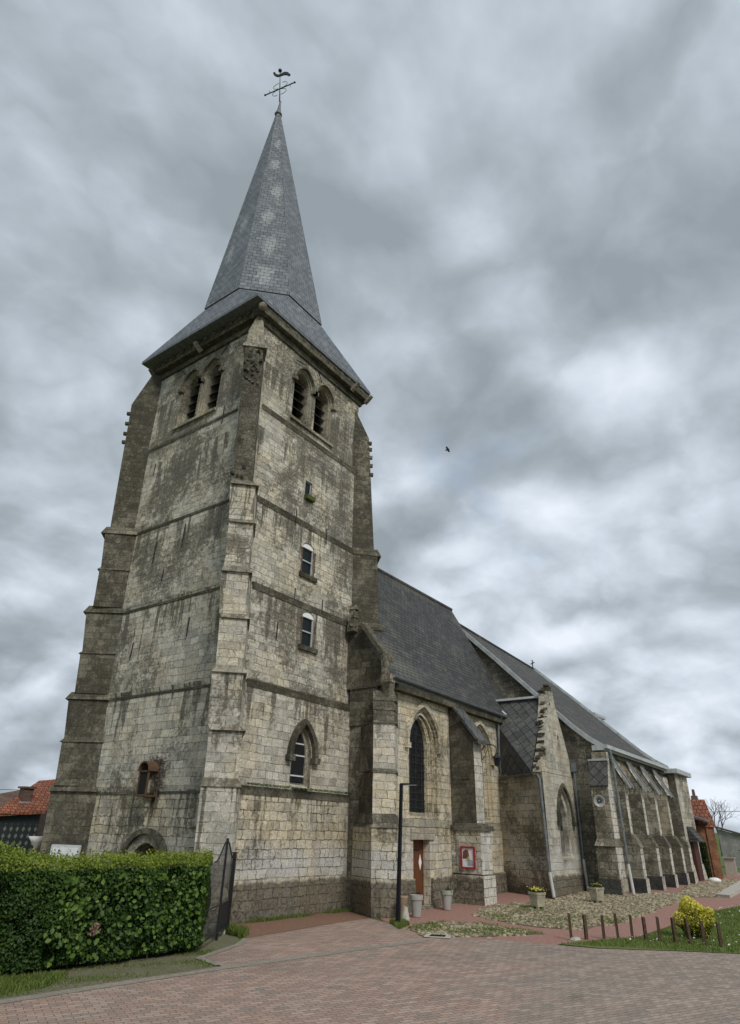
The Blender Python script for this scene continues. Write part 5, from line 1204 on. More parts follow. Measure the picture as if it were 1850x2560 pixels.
# cobblestones: low irregular domes, too many to count
def cobbles(polys, pitch=0.135):
    VV = []; FF = []; RR = []; off = 0
    k = 7
    for poly, st_ in polys:
        xs = [p[0] for p in poly]; ys = [p[1] for p in poly]
        gx, gy = np.meshgrid(np.arange(min(xs), max(xs), pitch*st_), np.arange(min(ys), max(ys), pitch*st_*0.86))
        gx = gx + (np.arange(gx.shape[0]) % 2)[:, None]*pitch*st_/2
        x = gx.ravel(); y = gy.ravel(); x = x+rng.normal(0, 0.03, len(x)); y = y+rng.normal(0, 0.03, len(y))
        wob = 0.12*np.sin(x*5.1)+0.1*np.sin(y*7.3+1)
        m = inpoly(x+wob, y+wob, poly) & (rng.random(len(x)) > 0.06); x, y = x[m], y[m]; n = len(x)
        r = pitch*st_*rng.uniform(0.40, 0.62, n); el = rng.uniform(0.55, 0.95, n); an = rng.uniform(0, math.pi, n); h = r*rng.uniform(0.18, 0.55, n)
        ang = np.arange(k)*2*math.pi/k
        def ring(f, hh):
            rr = r[:, None]*f*rng.uniform(0.82, 1.12, (n, k)); lx = rr*np.cos(ang); ly = rr*np.sin(ang)*el[:, None]
            X = x[:, None]+lx*np.cos(an)[:, None]-ly*np.sin(an)[:, None]; Y = y[:, None]+lx*np.sin(an)[:, None]+ly*np.cos(an)[:, None]
            Z = np.repeat((gzv(x)+hh)[:, None], k, 1)+rng.normal(0, 0.003, (n, k)); return np.stack([X, Y, Z], 2)
        V = np.concatenate([ring(1.0, np.full(n, -0.02)), ring(0.93, h*0.55), ring(0.55, h)], 1)
        V = np.concatenate([V, np.stack([x, y, gzv(x)+h*1.06], 1)[:, None, :]], 1)   # 3k+1 verts
        idx = np.arange(n)[:, None]*(3*k+1); fs = []
        for ringi in range(2):
            for i in range(k):
                j = (i+1) % k; fs.append([ringi*k+i, ringi*k+j, (ringi+1)*k+j, (ringi+1)*k+i])
        for i in range(k):
            j = (i+1) % k; fs.append([2*k+i, 2*k+j, 3*k, 3*k])
        F = (idx[:, :, None] + np.array(fs)[None, :, :]).reshape(-1, 4)
        VV.append(V.reshape(-1, 3)); FF.append(F+off); RR.append(np.repeat(rng.uniform(0, 1, n), 3*k+1)); off += V.shape[0]*V.shape[1]
    V = np.concatenate(VV); F = np.concatenate(FF); Rn = np.concatenate(RR)
    tri = F[:, 2] == F[:, 3]
    q = F[~tri]; t3 = F[tri][:, :3]
    me = bpy.data.meshes.new('cobbles'); me.vertices.add(len(V)); me.vertices.foreach_set('co', V.ravel())
    lo = np.concatenate([q.ravel(), t3.ravel()]); me.loops.add(len(lo)); me.loops.foreach_set('vertex_index', lo.astype(np.int32))
    ls = np.concatenate([np.arange(len(q))*4, len(q)*4+np.arange(len(t3))*3]); lt = np.concatenate([np.full(len(q), 4), np.full(len(t3), 3)])
    me.polygons.add(len(ls)); me.polygons.foreach_set('loop_start', ls.astype(np.int32)); me.polygons.foreach_set('loop_total', lt.astype(np.int32))
    me.update(calc_edges=True); me.materials.append(MATS['cobble_stone']); a = me.attributes.new('rnd', 'FLOAT', 'POINT'); a.data.foreach_set('value', Rn.astype(np.float32))
    return tag(link('cobbles', me), kind='stuff')
cobbles([(C1, 1.0), (C2, 1.0), (C3, 1.35)])

def grass(name, poly, n, h=0.07, w_=0.008, patchy=None, matn='leaf_grass', zoff=0.0, lean=0.35, dens=None):
    xs = [p[0] for p in poly]; ys = [p[1] for p in poly]
    x = rng.uniform(min(xs), max(xs), n*3); y = rng.uniform(min(ys), max(ys), n*3); m = inpoly(x, y, poly)
    if patchy: m &= (np.sin(x*patchy+np.sin(y*2.1)*1.5)*np.sin(y*patchy*1.3+x)+rng.normal(0, 0.35, len(x))) > 0.1
    if dens is not None: m &= rng.random(len(x)) < dens(x, y)
    x, y = x[m][:n], y[m][:n]; n = len(x)
    a = rng.uniform(0, 2*math.pi, n); hh = h*rng.uniform(0.5, 1.5, n); ww = w_*rng.uniform(0.7, 1.5, n)
    z = gzv(x)+zoff; lx = rng.normal(0, lean, n)*hh; ly = rng.normal(0, lean, n)*hh
    c, s_ = np.cos(a)*ww, np.sin(a)*ww
    V = np.stack([np.stack([x-c, y-s_, z], 1), np.stack([x+c, y+s_, z], 1), np.stack([x+c*0.6+lx*0.45, y+s_*0.6+ly*0.45, z+hh*0.6], 1), np.stack([x+lx, y+ly, z+hh], 1), np.stack([x-c*0.6+lx*0.45, y-s_*0.6+ly*0.45, z+hh*0.6], 1)], 1).reshape(-1, 3)
    F = np.arange(n)[:, None]*5+np.array([[0, 1, 2, 4]]); F2 = np.arange(n)[:, None]*5+np.array([[4, 2, 3, 3]])
    F = np.concatenate([F, np.arange(n)[:, None]*5+np.array([[4, 2, 3, 4]])*1]) if False else F
    # tip triangles appended as degenerate-free quads using a slight offset
    me = bpy.data.meshes.new(name); T = np.arange(n)[:, None]*5+np.array([[4, 2, 3]])
    me.vertices.add(len(V)); me.vertices.foreach_set('co', V.ravel()); lo = np.concatenate([F.ravel(), T.ravel()]); me.loops.add(len(lo)); me.loops.foreach_set('vertex_index', lo.astype(np.int32))
    ls = np.concatenate([np.arange(n)*4, n*4+np.arange(n)*3]); lt = np.concatenate([np.full(n, 4), np.full(n, 3)])
    me.polygons.add(2*n); me.polygons.foreach_set('loop_start', ls.astype(np.int32)); me.polygons.foreach_set('loop_total', lt.astype(np.int32)); me.update(calc_edges=True)
    me.materials.append(MATS[matn]); at = me.attributes.new('rnd', 'FLOAT', 'POINT'); at.data.foreach_set('value', np.repeat(rng.uniform(0, 1, n), 5).astype(np.float32))
    return tag(link(name, me), kind='stuff')
grass('grass', [(18.05, 7.05), (19.5, 6.5), (20.75, 5.85), (24, 5.55), (27, 5.4), (29.6, 4.7), (33, 3.7), (33, -3), (24, -3), (22.05, -0.5), (19.95, 3.35), (19.25, 4.55)], 52000, 0.055, 0.008)
grass('weeds', C2, 9000, 0.06, 0.008, patchy=1.1, dens=lambda x, y: np.clip(1.15-(x-21.5)/5, 0.05, 1))
grass('weeds', C1, 3500, 0.05, 0.008, patchy=1.7)
grass('weeds', [(17.2, 11.25), (18.3, 11.6), (18.9, 12.4), (18.1, 12.2)], 1200, 0.10, 0.008)
grass('weeds', [(6.3, 11.4), (10.3, 10.95), (10.6, 11.8), (11.6, 12.4), (10.7, 12.4), (7.3, 12.6), (6, 13.4), (5.5, 12.2)], 9000, 0.028, 0.006, patchy=2.0)
grass('weeds', [(13.1, 13.2), (13.5, 13.3), (13.7, 14.2), (13.3, 14.1)], 1200, 0.16, 0.009)
grass('weeds', [(14.2, 14.88), (19.8, 14.78), (19.8, 15.05), (14.2, 15.05)], 2200, 0.07, 0.008, patchy=2.7)
grass('weeds', [(5.6, 11.6), (7.2, 11.55), (8.0, 12.2), (6.0, 13.2)], 5000, 0.07, 0.009)
# daisies
x = rng.uniform(19.5, 32, 420); y = rng.uniform(1.0, 6, 420); m = inpoly(x, y, LAWN); x, y = x[m], y[m]
Pn = np.stack([x, y, gzv(x)+0.10], 1); dz = leaves(Pn, np.tile([[0, 0, 1.0]], (len(x), 1)), 0.045, 'daisy_white', 'daisies', None, 0.3, asp=1.0); tag(dz, kind='stuff')

# drain cover frame
dt = thing('drain_cover', (16.85, 9.9, 0), 'pale stone-framed iron drain cover set flat at the edge of the brick paving', 'drain cover')
b = MB(); q0 = [(16.45, 10.02), (17.05, 10.28), (17.32, 9.72), (16.75, 9.40)]
q1 = [(16.62, 9.98), (16.98, 10.10), (17.15, 9.76), (16.80, 9.60)]
n_ = 4; b.v = [(x, y, 0.012) for x, y in q0]+[(x, y, 0.024) for x, y in q0]+[(x, y, 0.024) for x, y in q1]+[(x, y, 0.012) for x, y in q1]
for i in range(4):
    j = (i+1) % 4; b.f += [(i, j, 4+j, 4+i), (4+i, 4+j, 8+j, 8+i), (8+i, 8+j, 12+j, 12+i)]; b.m += [0]*3
b.build('frame', 'concrete', dt)
b = MB(); b.v = [(x, y, 0.016) for x, y in q1]; b.f = [(0, 3, 2, 1)]; b.m = [0]
for k in range(5):
    f = (k+0.5)/5; p0 = Vector(q1[0]).lerp(Vector(q1[1]), f); p1 = Vector(q1[3]).lerp(Vector(q1[2]), f); b.tube([(p0.x, p0.y, 0.02), (p1.x, p1.y, 0.02)], 0.008, 4)
b.build('grate', 'iron', dt)

# ================================================================== HEDGE
hedge = thing('hedge', (8.5, 12.9, 0), 'thick clipped green hornbeam hedge in the left foreground, in front of the tower', 'hedge')
HF = [(-6.0, 15.9), (3.0, 14.2), (6.6, 12.86), (7.6, 12.52), (9.2, 12.42), (10.98, 12.32)]; HB = [(-6.0, 17.5), (3.3, 15.8), (7.0, 14.35), (8.0, 13.9), (9.9, 13.65), (12.0, 13.25)]
HT = [2.3, 2.2, 1.88, 1.68, 1.70, 1.72]
b = MB()
ins = 0.16
for i in range(len(HF)-1):
    a0, a1, c1, c0 = HF[i], HF[i+1], HB[i+1], HB[i]
    f = lambda p, q_: (p[0]+(q_[0]-p[0])*0.12, p[1]+(q_[1]-p[1])*0.12)
    pts = [f(a0, c0), f(a1, c1), f(c1, a1), f(c0, a0)]
    if i == len(HF)-2: pts[1] = (pts[1][0]-ins, pts[1][1]); pts[2] = (pts[2][0]-ins, pts[2][1])
    b.frustum(pts, 0.05, pts, [HT[i]-ins, HT[i+1]-ins, HT[i+1]-ins, HT[i]-ins])
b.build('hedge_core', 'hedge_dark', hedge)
def hedge_pts(n):
    from mathutils import noise as mn
    P = []; N = []; B = []
    segs = list(range(1, len(HF)-1)); L = [math.dist(HF[i], HF[i+1]) for i in segs]
    for _ in range(n):
        r_ = random.random(); i = random.choices(segs, L)[0]; f = random.random()
        a = Vector(HF[i]).lerp(Vector(HF[i+1]), f); c = Vector(HB[i]).lerp(Vector(HB[i+1]), f); t = HT[i]+(HT[i+1]-HT[i])*f
        d_ = (Vector(HF[i+1])-Vector(HF[i])).normalized(); nrm = Vector((d_.y, -d_.x)); 
        if r_ < 0.66:
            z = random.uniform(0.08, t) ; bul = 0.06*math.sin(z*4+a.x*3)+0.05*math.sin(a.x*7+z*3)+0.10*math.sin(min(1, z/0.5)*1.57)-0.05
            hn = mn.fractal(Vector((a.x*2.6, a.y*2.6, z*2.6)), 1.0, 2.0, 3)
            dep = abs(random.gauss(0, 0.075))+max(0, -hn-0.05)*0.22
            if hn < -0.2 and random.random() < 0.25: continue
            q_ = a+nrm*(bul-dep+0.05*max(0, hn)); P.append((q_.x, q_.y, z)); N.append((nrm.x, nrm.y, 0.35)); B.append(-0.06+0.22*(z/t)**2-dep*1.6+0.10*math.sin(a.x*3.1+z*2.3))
        elif r_ < 0.92:
            g_ = random.random(); q_ = a.lerp(c, g_); up = 0.05*math.sin(q_.x*5)+0.04*math.sin(q_.x*11+q_.y*9); dep = random.gauss(0, 0.05)
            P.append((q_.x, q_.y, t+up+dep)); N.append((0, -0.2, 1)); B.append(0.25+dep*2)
        else:
            g_ = random.random(); a = Vector(HF[-1]); c = Vector(HB[-1]); q_ = a.lerp(c, g_); z = random.uniform(0.05, HT[-1]); dn = Vector((1, -0.3)).normalized()
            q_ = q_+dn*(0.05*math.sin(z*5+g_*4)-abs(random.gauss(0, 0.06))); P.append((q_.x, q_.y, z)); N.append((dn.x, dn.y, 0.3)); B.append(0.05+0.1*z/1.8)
    return np.array(P), np.array(N), np.array(B)
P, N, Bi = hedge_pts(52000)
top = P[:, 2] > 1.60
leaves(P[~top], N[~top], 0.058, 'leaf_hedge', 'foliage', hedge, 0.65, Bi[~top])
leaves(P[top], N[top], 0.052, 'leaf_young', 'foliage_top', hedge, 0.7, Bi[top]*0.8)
# long unclipped shoots along the top
sp_ = []
for k in range(170):
    i = random.choice([2, 3, 4, 4]); f = random.random(); a = Vector(HF[i]).lerp(Vector(HF[i+1]), f); c = Vector(HB[i]).lerp(Vector(HB[i+1]), f); q_ = a.lerp(c, random.random()); t = HT[i]+(HT[i+1]-HT[i])*f
    L_ = random.uniform(0.06, 0.22); dx, dy = random.gauss(0, .25), random.gauss(0, .25)
    for m_ in range(5): sp_.append((q_.x+dx*L_*m_/4, q_.y+dy*L_*m_/4, t+L_*m_/4))
leaves(np.array(sp_), np.tile([[0, -0.4, 0.9]], (len(sp_), 1)), 0.05, 'leaf_young', 'shoots', hedge, 0.9)
# bigger bramble leaves low on the front
pb = []
for k in range(420):
    i = random.choice([3, 4]); f = random.random(); a = Vector(HF[i]).lerp(Vector(HF[i+1]), f)
    pb.append((a.x+random.uniform(-.1, .1), a.y-0.12+random.uniform(-0.05, 0.05), random.uniform(0.15, 1.5)))
leaves(np.array(pb), np.tile([[-0.5, -0.85, 0.4]], (len(pb), 1)), 0.088, 'leaf_hedge', 'bramble_leaves', hedge, 0.5, np.full(len(pb), 0.4), asp=0.8)
pb = [(8.42+random.gauss(0, 0.07), 12.36+random.uniform(-0.04, 0.02), 0.62+random.gauss(0, 0.04)) for k in range(26)]
leaves(np.array(pb), np.tile([[-0.5, -0.85, 0.4]], (len(pb), 1)), 0.06, 'dead_brown', 'dead_leaves', hedge, 0.8)
b = MB()
for k in range(60):
    i = random.choice([1, 2, 3, 4]); f = random.random(); a = Vector(HF[i]).lerp(Vector(HF[i+1]), f); c = Vector(HB[i]).lerp(Vector(HB[i+1]), f); q_ = a.lerp(c, random.uniform(0.1, 0.9))
    b.tube([(q_.x, q_.y, -0.02), (q_.x+random.uniform(-.1, .1), q_.y+random.uniform(-.1, .1), 1.4)], [0.018, 0.006], 5)
b.build('stems', 'bark', hedge)

# ================================================================== GATE
G0, G1 = Vector((13.32, 13.92)), Vector((11.00, 12.30))     # post by the buttress, far leaf end near the hedge
gate = thing('iron_gate', (13.5, 14.1, 0), 'black wrought iron gate with arched top bars between the hedge and the tower', 'gate')
gd = (G1-G0).normalized(); GL = (G1-G0).length
def gp_(s_, z): p = G0+gd*s_; return (p.x, p.y, z)
b = MB(); b.obox((G0.x, G0.y, 0.88), 0.09, 0.09, 1.78, Matrix.Rotation(math.atan2(gd.y, gd.x), 3, 'Z')); b.obox((G0.x, G0.y, 1.79), 0.12, 0.12, 0.03, Matrix.Rotation(math.atan2(gd.y, gd.x), 3, 'Z')); b.build('gate_post', 'gate_paint', gate)
PK = 1.10
def gtop(s_): return 1.66+0.42*0.5*(1+math.cos(math.pi*min(1, abs(s_-PK)/1.0))) if s_ < 2.2 else 1.66
leafo = MB(); leafo.tube([gp_(s_, gtop(s_)) for s_ in np.linspace(0.06, 2.2, 24)], 0.018, 6)
leafo.tube([gp_(0.06, 0.15), gp_(2.7, 0.15)], 0.02, 6); leafo.tube([gp_(0.06, 0.72), gp_(2.7, 0.72)], 0.016, 6)
leafo.build('gate_frame', 'gate_paint', gate)
b = MB(); b.tube([gp_(PK, 0.0), gp_(PK, 2.14)], 0.032, 8); b.build('centre_post', 'gate_paint', gate)
b = MB()
for k in range(24):
    s_ = 0.12+k*0.108
    if s_ > 2.6: break
    b.tube([gp_(s_, 0.72), gp_(s_, gtop(s_))], 0.007, 5)
b.build('bars', 'gate_paint', gate)
b = MB()
for k in range(24):
    s_ = 0.12+k*0.108
    if s_ > 2.6: break
    b.tube([gp_(s_, 0.15), gp_(s_, 0.72)], 0.006, 4)
b.build('lower_bars', 'gate_paint', gate)
b = MB(); p0 = Vector(gp_(0.08, 0.16)); p1 = Vector(gp_(1.08, 0.16)); nv = Vector((gd.y, -gd.x, 0))*0.004
b.add([p0+nv, p1+nv, p1+nv+Vector((0, 0, 0.55)), p0+nv+Vector((0, 0, 0.55)), p0-nv, p1-nv, p1-nv+Vector((0, 0, 0.55)), p0-nv+Vector((0, 0, 0.55))], [(0, 1, 2, 3), (7, 6, 5, 4), (0, 4, 5, 1), (1, 5, 6, 2), (2, 6, 7, 3), (3, 7, 4, 0)])
b.build('kick_panel', 'gate_paint', gate)

# ================================================================== SMALL THINGS
# notice board on the tower
nbt = thing('notice_board', (13.75, 22.2, 1.2), 'white-framed notice board with papers above the hedge on the west wall', 'notice board')
b = MB(); fr = ((13.62, 0), (0, 1), (1, 0)); 
JN = Vector((13.93, 21.45)); ON = Vector((13.22, 23.18)); dN = (ON-JN).normalized(); nN = Vector((-dN.y, dN.x)); 
if nN.x > 0: nN = -nN
frN = ((JN.x+nN.x*0.03, JN.y+nN.y*0.03), (dN.x, dN.y), (-nN.x, -nN.y))
plate(b, [(0.35, 1.0), (1.45, 1.0), (1.45, 1.72), (0.35, 1.72)], frN, -0.06, 0.02); b.build('frame', 'frame_white', nbt)
b = MB()
for s0, s1, z0, z1 in ((0.42, 0.75, 1.1, 1.64), (0.80, 1.08, 1.15, 1.64), (1.12, 1.38, 1.1, 1.62)): plate(b, [(s0, z0), (s1, z0), (s1, z1), (s0, z1)], frN, -0.068, -0.061)
b.split('paper_sheet', 'paper', nbt)
# niche shrine
sh = thing('wall_shrine', (13.8, 19.05, 3.1), 'small brown arched lantern shrine fixed above the portal on the west wall', 'shrine')
frS = ((13.88, 18.62), (0, 1), (1, 0))
b = MB()
o_ = arch(0, 0.27, 3.22, 3.98, 0.27)
plate(b, [(-0.27, 3.18), (0.27, 3.18), (0.27, 3.24), (-0.27, 3.24)], frS, -0.42, 0.02)
for s_ in (-0.245, 0.205):
    plate(b, [(s_, 3.24), (s_+0.045, 3.24), (s_+0.045, 3.95), (s_, 3.95)], frS, -0.42, -0.37); plate(b, [(s_, 3.24), (s_+0.045, 3.24), (s_+0.045, 3.95), (s_, 3.95)], frS, -0.08, 0.02)
plate(b, [(-0.25, 3.9), (0.25, 3.9), (0.25, 3.95), (-0.25, 3.95)], frS, -0.42, 0.02)
b.build('case', 'wood_brown', sh)
b = MB(); band(b, arch(0, 0.29, 3.93, 3.95, 0.29)[1:]+[(-0.29, 3.93)], arch(0, 0.24, 3.93, 3.95, 0.24)[1:]+[(-0.24, 3.93)], frS, -0.46, 0.02); b.build('arched_roof', 'wood_brown', sh)
b = MB(); plate(b, [(-0.2, 3.25), (0.2, 3.25), (0.2, 3.9), (-0.2, 3.9)], frS, -0.39, -0.385); b.build('glass', 'dark_void', sh)
b = MB(); b.lathe([(0.05, 0), (0.09, 0.05), (0.06, 0.25), (0.08, 0.4), (0.05, 0.46), (0.055, 0.52), (0.02, 0.58)], (13.72, 18.62, 3.26), 10); b.build('figure', 'stone_trim_pale', sh, smooth=True)
b = MB(); b.lathe([(0.03, 2.75), (0.05, 2.78), (0.05, 2.86), (0.09, 2.9), (0.11, 3.05), (0.16, 3.12), (0.16, 3.17)], (13.76, 18.62, 0), 10); b.build('bracket', 'stone_trim_pale', sh)
iv = thing('ivy', (13.85, 18.5, 3.4), 'dry brown climbing plant beside the wall shrine', 'plant')
pp = np.array([(13.84+random.uniform(-0.06, 0.03), 18.25+random.gauss(0, 0.16), random.uniform(3.4, 4.25)) for k in range(300)]+[(13.84+random.uniform(-0.06, 0.03), 18.5+random.gauss(0, 0.22), 4.25+random.gauss(0, 0.07)) for k in range(260)])
leaves(pp, np.tile([[-1.0, -0.3, 0.2]], (len(pp), 1)), 0.05, 'bark', 'foliage', iv, 0.8)
b = MB(); b.tube([(13.85, 18.3, 2.9), (13.82, 18.3, 3.6), (13.82, 18.4, 4.2)], [0.02, 0.014, 0.008], 5); b.build('stem', 'bark', iv)

# lamp post
lp = thing('lamp_post', (17.93, 11.79, 0), 'tall thin black square lamp post with short flat arm, in front of the side door', 'lamp post')
b = MB(); b.frustum([(17.88, 11.735), (17.98, 11.735), (17.98, 11.835), (17.88, 11.835)], -0.02, [(17.955, 11.675), (18.035, 11.675), (18.035, 11.755), (17.955, 11.755)], 3.72); b.build('pole', 'black_paint', lp)
b = MB(); ad = Vector((0.3, -0.954, 0)).normalized(); ab = Vector((18.0, 11.70, 3.73)); rot = Matrix.Rotation(math.atan2(ad.y, ad.x), 3, 'Z')
b.obox(ab+ad*0.22, 0.55, 0.075, 0.045, rot); b.build('lamp_arm', 'black_paint', lp)
b = MB(); b.obox(ab+ad*0.30+Vector((0, 0, -0.03)), 0.34, 0.065, 0.012, rot); b.build('lamp_glass', 'frame_white', lp)

# framed poster on the nave buttress
po = thing('framed_poster', (24.09, 12.75, 1.2), 'red-framed picture poster on the buttress right of the side door', 'poster')
frP = ((24.10, 0), (0, 1), (1, 0))
b = MB(); 
band(b, [(12.38, 1.22), (12.98, 1.22), (12.98, 1.96), (12.38, 1.96), (12.38, 1.22)], [(12.44, 1.28), (12.92, 1.28), (12.92, 1.90), (12.44, 1.90), (12.44, 1.28)], frP, -0.06, 0.01); b.build('frame', 'red_paint', po)
b = MB(); plate(b, [(12.43, 1.27), (12.93, 1.27), (12.93, 1.91), (12.43, 1.91)], frP, -0.02, 0.01); b.build('poster_sheet', 'paper', po)
b = MB(); plate(b, [(12.68, 1.55), (12.90, 1.55), (12.88, 1.80), (12.74, 1.86), (12.66, 1.74)], frP, -0.027, -0.021); b.build('printed_figure', 'fig_brown', po)
b = MB(); plate(b, [(12.62, 1.62), (12.72, 1.56), (12.70, 1.86), (12.66, 1.84)], frP, -0.033, -0.028); b.build('printed_figure', 'fig_red', po)
b = MB(); plate(b, [(12.58, 1.52), (12.76, 1.48), (12.66, 1.64)], frP, -0.037, -0.034); b.build('printed_figure', 'fig_yellow', po)
b = MB(); plate(b, [(12.47, 1.32), (12.72, 1.32), (12.70, 1.50), (12.5, 1.52)], frP, -0.027, -0.021); b.build('printed_figure', 'fig_blue', po)

# wall lantern on the buttress
ln = thing('wall_lantern', (24.6, 12.1, 4.9), 'black wrought iron wall lantern hanging from a scrolled bracket on the nave buttress', 'lantern')
lc = Vector((24.86, 11.62, 5.0))
b = MB(); b.tube([(24.86, 12.3, 5.0), (24.86, 12.3, 5.45), (24.86, 12.05, 5.66), (24.86, 11.72, 5.62), (24.86, 11.62, 5.5), lc+Vector((0, 0, 0.34))], 0.022, 6); b.tube([(24.86, 12.3, 5.05), (24.86, 12.1, 5.25), (24.86, 12.0, 5.5), (24.86, 12.12, 5.6)], 0.015, 5); b.build('bracket', 'iron', ln)
b = MB(); b.lathe([(0.01, 0.34), (0.05, 0.30), (0.06, 0.26), (0.17, 0.16), (0.18, 0.13), (0.02, 0.12)], lc, 6); b.build('lantern_cap', 'iron', ln)
b = MB(); b.lathe([(0.13, 0.12), (0.08, -0.12), (0.0, -0.13)], lc, 6); b.build('lantern_glass', 'glass_dark', ln)
b = MB()
for k in range(6):
    a = k*math.pi/3; b.tube([lc+Vector((0.15*math.cos(a), 0.15*math.sin(a), 0.13)), lc+Vector((0.085*math.cos(a), 0.085*math.sin(a), -0.14))], 0.010, 4)
b.lathe([(0.10, -0.12), (0.09, -0.16), (0.01, -0.19)], lc, 6); b.build('lantern_frame', 'iron', ln)

# loudspeaker
ls = thing('loudspeaker', (30.3, 9.45, 3.75), 'round grey horn loudspeaker on the corner buttress of the choir', 'loudspeaker')
rm = Matrix.Rotation(R(-90), 3, 'Y') @ Matrix.Identity(3); rm = Matrix.Rotation(R(22), 3, 'Z') @ rm
b = MB(); b.lathe([(0.05, -0.24), (0.06, -0.17), (0.10, -0.07), (0.17, 0.02), (0.235, 0.06), (0.245, 0.055), (0.24, 0.045), (0.17, -0.01), (0.09, -0.10), (0.05, -0.15), (0.01, -0.16)], (30.36, 9.46, 3.80), 28, rotm=rm); b.build('horn', 'speaker_grey', ls, smooth=True, fix=False)
b = MB(); b.lathe([(0.01, -0.15), (0.05, -0.09), (0.055, -0.02), (0.02, 0.01), (0.005, 0.01)], (30.36, 9.46, 3.80), 12, rotm=rm); b.build('driver', 'lead_dark', ls, smooth=True)
b = MB(); b.tube([(30.66, 9.46, 3.80), (30.48, 9.46, 3.80)], 0.03, 6); b.build('bracket', 'iron', ls)

# pots and stones by the door
def pot(name, x, y, r0, r1, h, m, label, cat='plant pot', group=None, soil=True):
    t = thing(name, (x, y, gz(x)), label, cat, group); z = gz(x)
    b = MB(); b.lathe([(r0*0.96, 0), (r0, 0.01), (r0+(r1-r0)*0.75, h*0.76), (r1*1.04, h*0.78), (r1*1.06, h), (r1*0.92, h), (r1*0.88, h*0.9)], (x, y, z), 28); b.build('pot_body', m, t, smooth=False)
    if soil: b = MB(); b.lathe([(r1*0.9, h*0.86), (r1*0.5, h*0.9), (0.01, h*0.91)], (x, y, z), 16); b.build('pot_soil', 'soil', t)
    return t
pot('plant_pot', 20.02, 12.45, 0.14, 0.205, 0.60, 'pot_grey', 'tall grey tapered plant pot left of the side door', group='grey plant pots by the side door')
pt = pot('plant_pot', 22.28, 12.62, 0.13, 0.205, 0.58, 'pot_grey', 'tall grey tapered plant pot with green sprouts, right of the side door', group='grey plant pots by the side door')
pp = np.array([(22.28+random.gauss(0, 0.09), 12.62+random.gauss(0, 0.09), 0.56+abs(random.gauss(0, 0.05))) for k in range(110)])
leaves(pp, np.tile([[0, 0, 1.0]], (len(pp), 1)), 0.07, 'leaf_hedge', 'sprouts', pt, 1.0)
t = thing('vase_pot', (18.95, 12.28, 0), 'brown flared clay vase standing behind the pale stone cone', 'vase')
b = MB(); b.lathe([(0.10, 0.0), (0.095, 0.1), (0.085, 0.26), (0.11, 0.38), (0.155, 0.58), (0.17, 0.61), (0.14, 0.60), (0.08, 0.4)], (19.15, 12.40, 0), 20); b.build('vase_body', 'pot_tan', t, smooth=True)
b = MB(); b.tube([(19.24+0.08*math.cos(a), 12.34, 0.24+0.09*math.sin(a)) for a in np.linspace(-1.5, 1.5, 8)], 0.02, 6); b.build('handle', 'pot_tan', t)
b = MB(); b.lathe([(0.14, 0), (0.135, 0.06), (0.085, 0.26), (0.07, 0.34), (0.072, 0.37), (0.01, 0.37)], (18.85, 12.12, 0), 18); o = b.build('stone_cone', 'concrete', smooth=False); tag(o, 'short pale concrete cone bollard beside the lamp post', 'bollard')

# hexagonal planters
def planter(x, y, label, n_fl):
    z = gz(x); t = thing('concrete_planter', (x, y, z), label, 'planter', 'hexagonal concrete planters on the cobbles')
    b = MB(); hx = lambda r, zz, n=6: [(x+r*math.cos(k*math.pi/3+0.35), y+r*math.sin(k*math.pi/3+0.35)) for k in range(n)]
    b.frustum(hx(0.26, 0), z+0.08, hx(0.325, 0), z+0.44); b.frustum(hx(0.345, 0), z+0.44, hx(0.35, 0), z+0.50); b.build('planter_body', 'concrete_planter', t)
    b = MB()
    for k in range(6):
        a = k*math.pi/3+0.35; b.frustum([(x+0.20*math.cos(a)+dx, y+0.20*math.sin(a)+dy) for dx, dy in ((-.035, -.035), (.035, -.035), (.035, .035), (-.035, .035))], z-0.01, [(x+0.20*math.cos(a)+dx, y+0.20*math.sin(a)+dy) for dx, dy in ((-.045, -.045), (.045, -.045), (.045, .045), (-.045, .045))], z+0.08)
    b.split('foot', 'concrete_planter', t)
    b = MB(); b.frustum(hx(0.31, 0), z+0.49, hx(0.22, 0), z+0.52); b.build('planter_soil', 'soil', t)
    pp = np.array([(x+random.gauss(0, 0.12), y+random.gauss(0, 0.12), z+0.51+abs(random.gauss(0, 0.045))) for k in range(150)])
    leaves(pp, np.tile([[0, 0, 1.0]], (len(pp), 1)), 0.07, 'leaf_dark', 'foliage', t, 1.0)
    pp = np.array([(x+random.gauss(0.0, 0.12), y+random.gauss(0, 0.12), z+0.55+abs(random.gauss(0, 0.045))) for k in range(n_fl)])
    leaves(pp, np.tile([[-0.4, -0.4, 1.0]], (len(pp), 1)), 0.06, 'leaf_yellow', 'flowers', t, 0.7, np.full(len(pp), 0.35))
planter(24.55, 10.25, 'hexagonal concrete planter with yellow flowers, beside the transept', 90)
planter(27.6, 9.15, 'hexagonal concrete planter with sparse flowers, below the loudspeaker', 25)

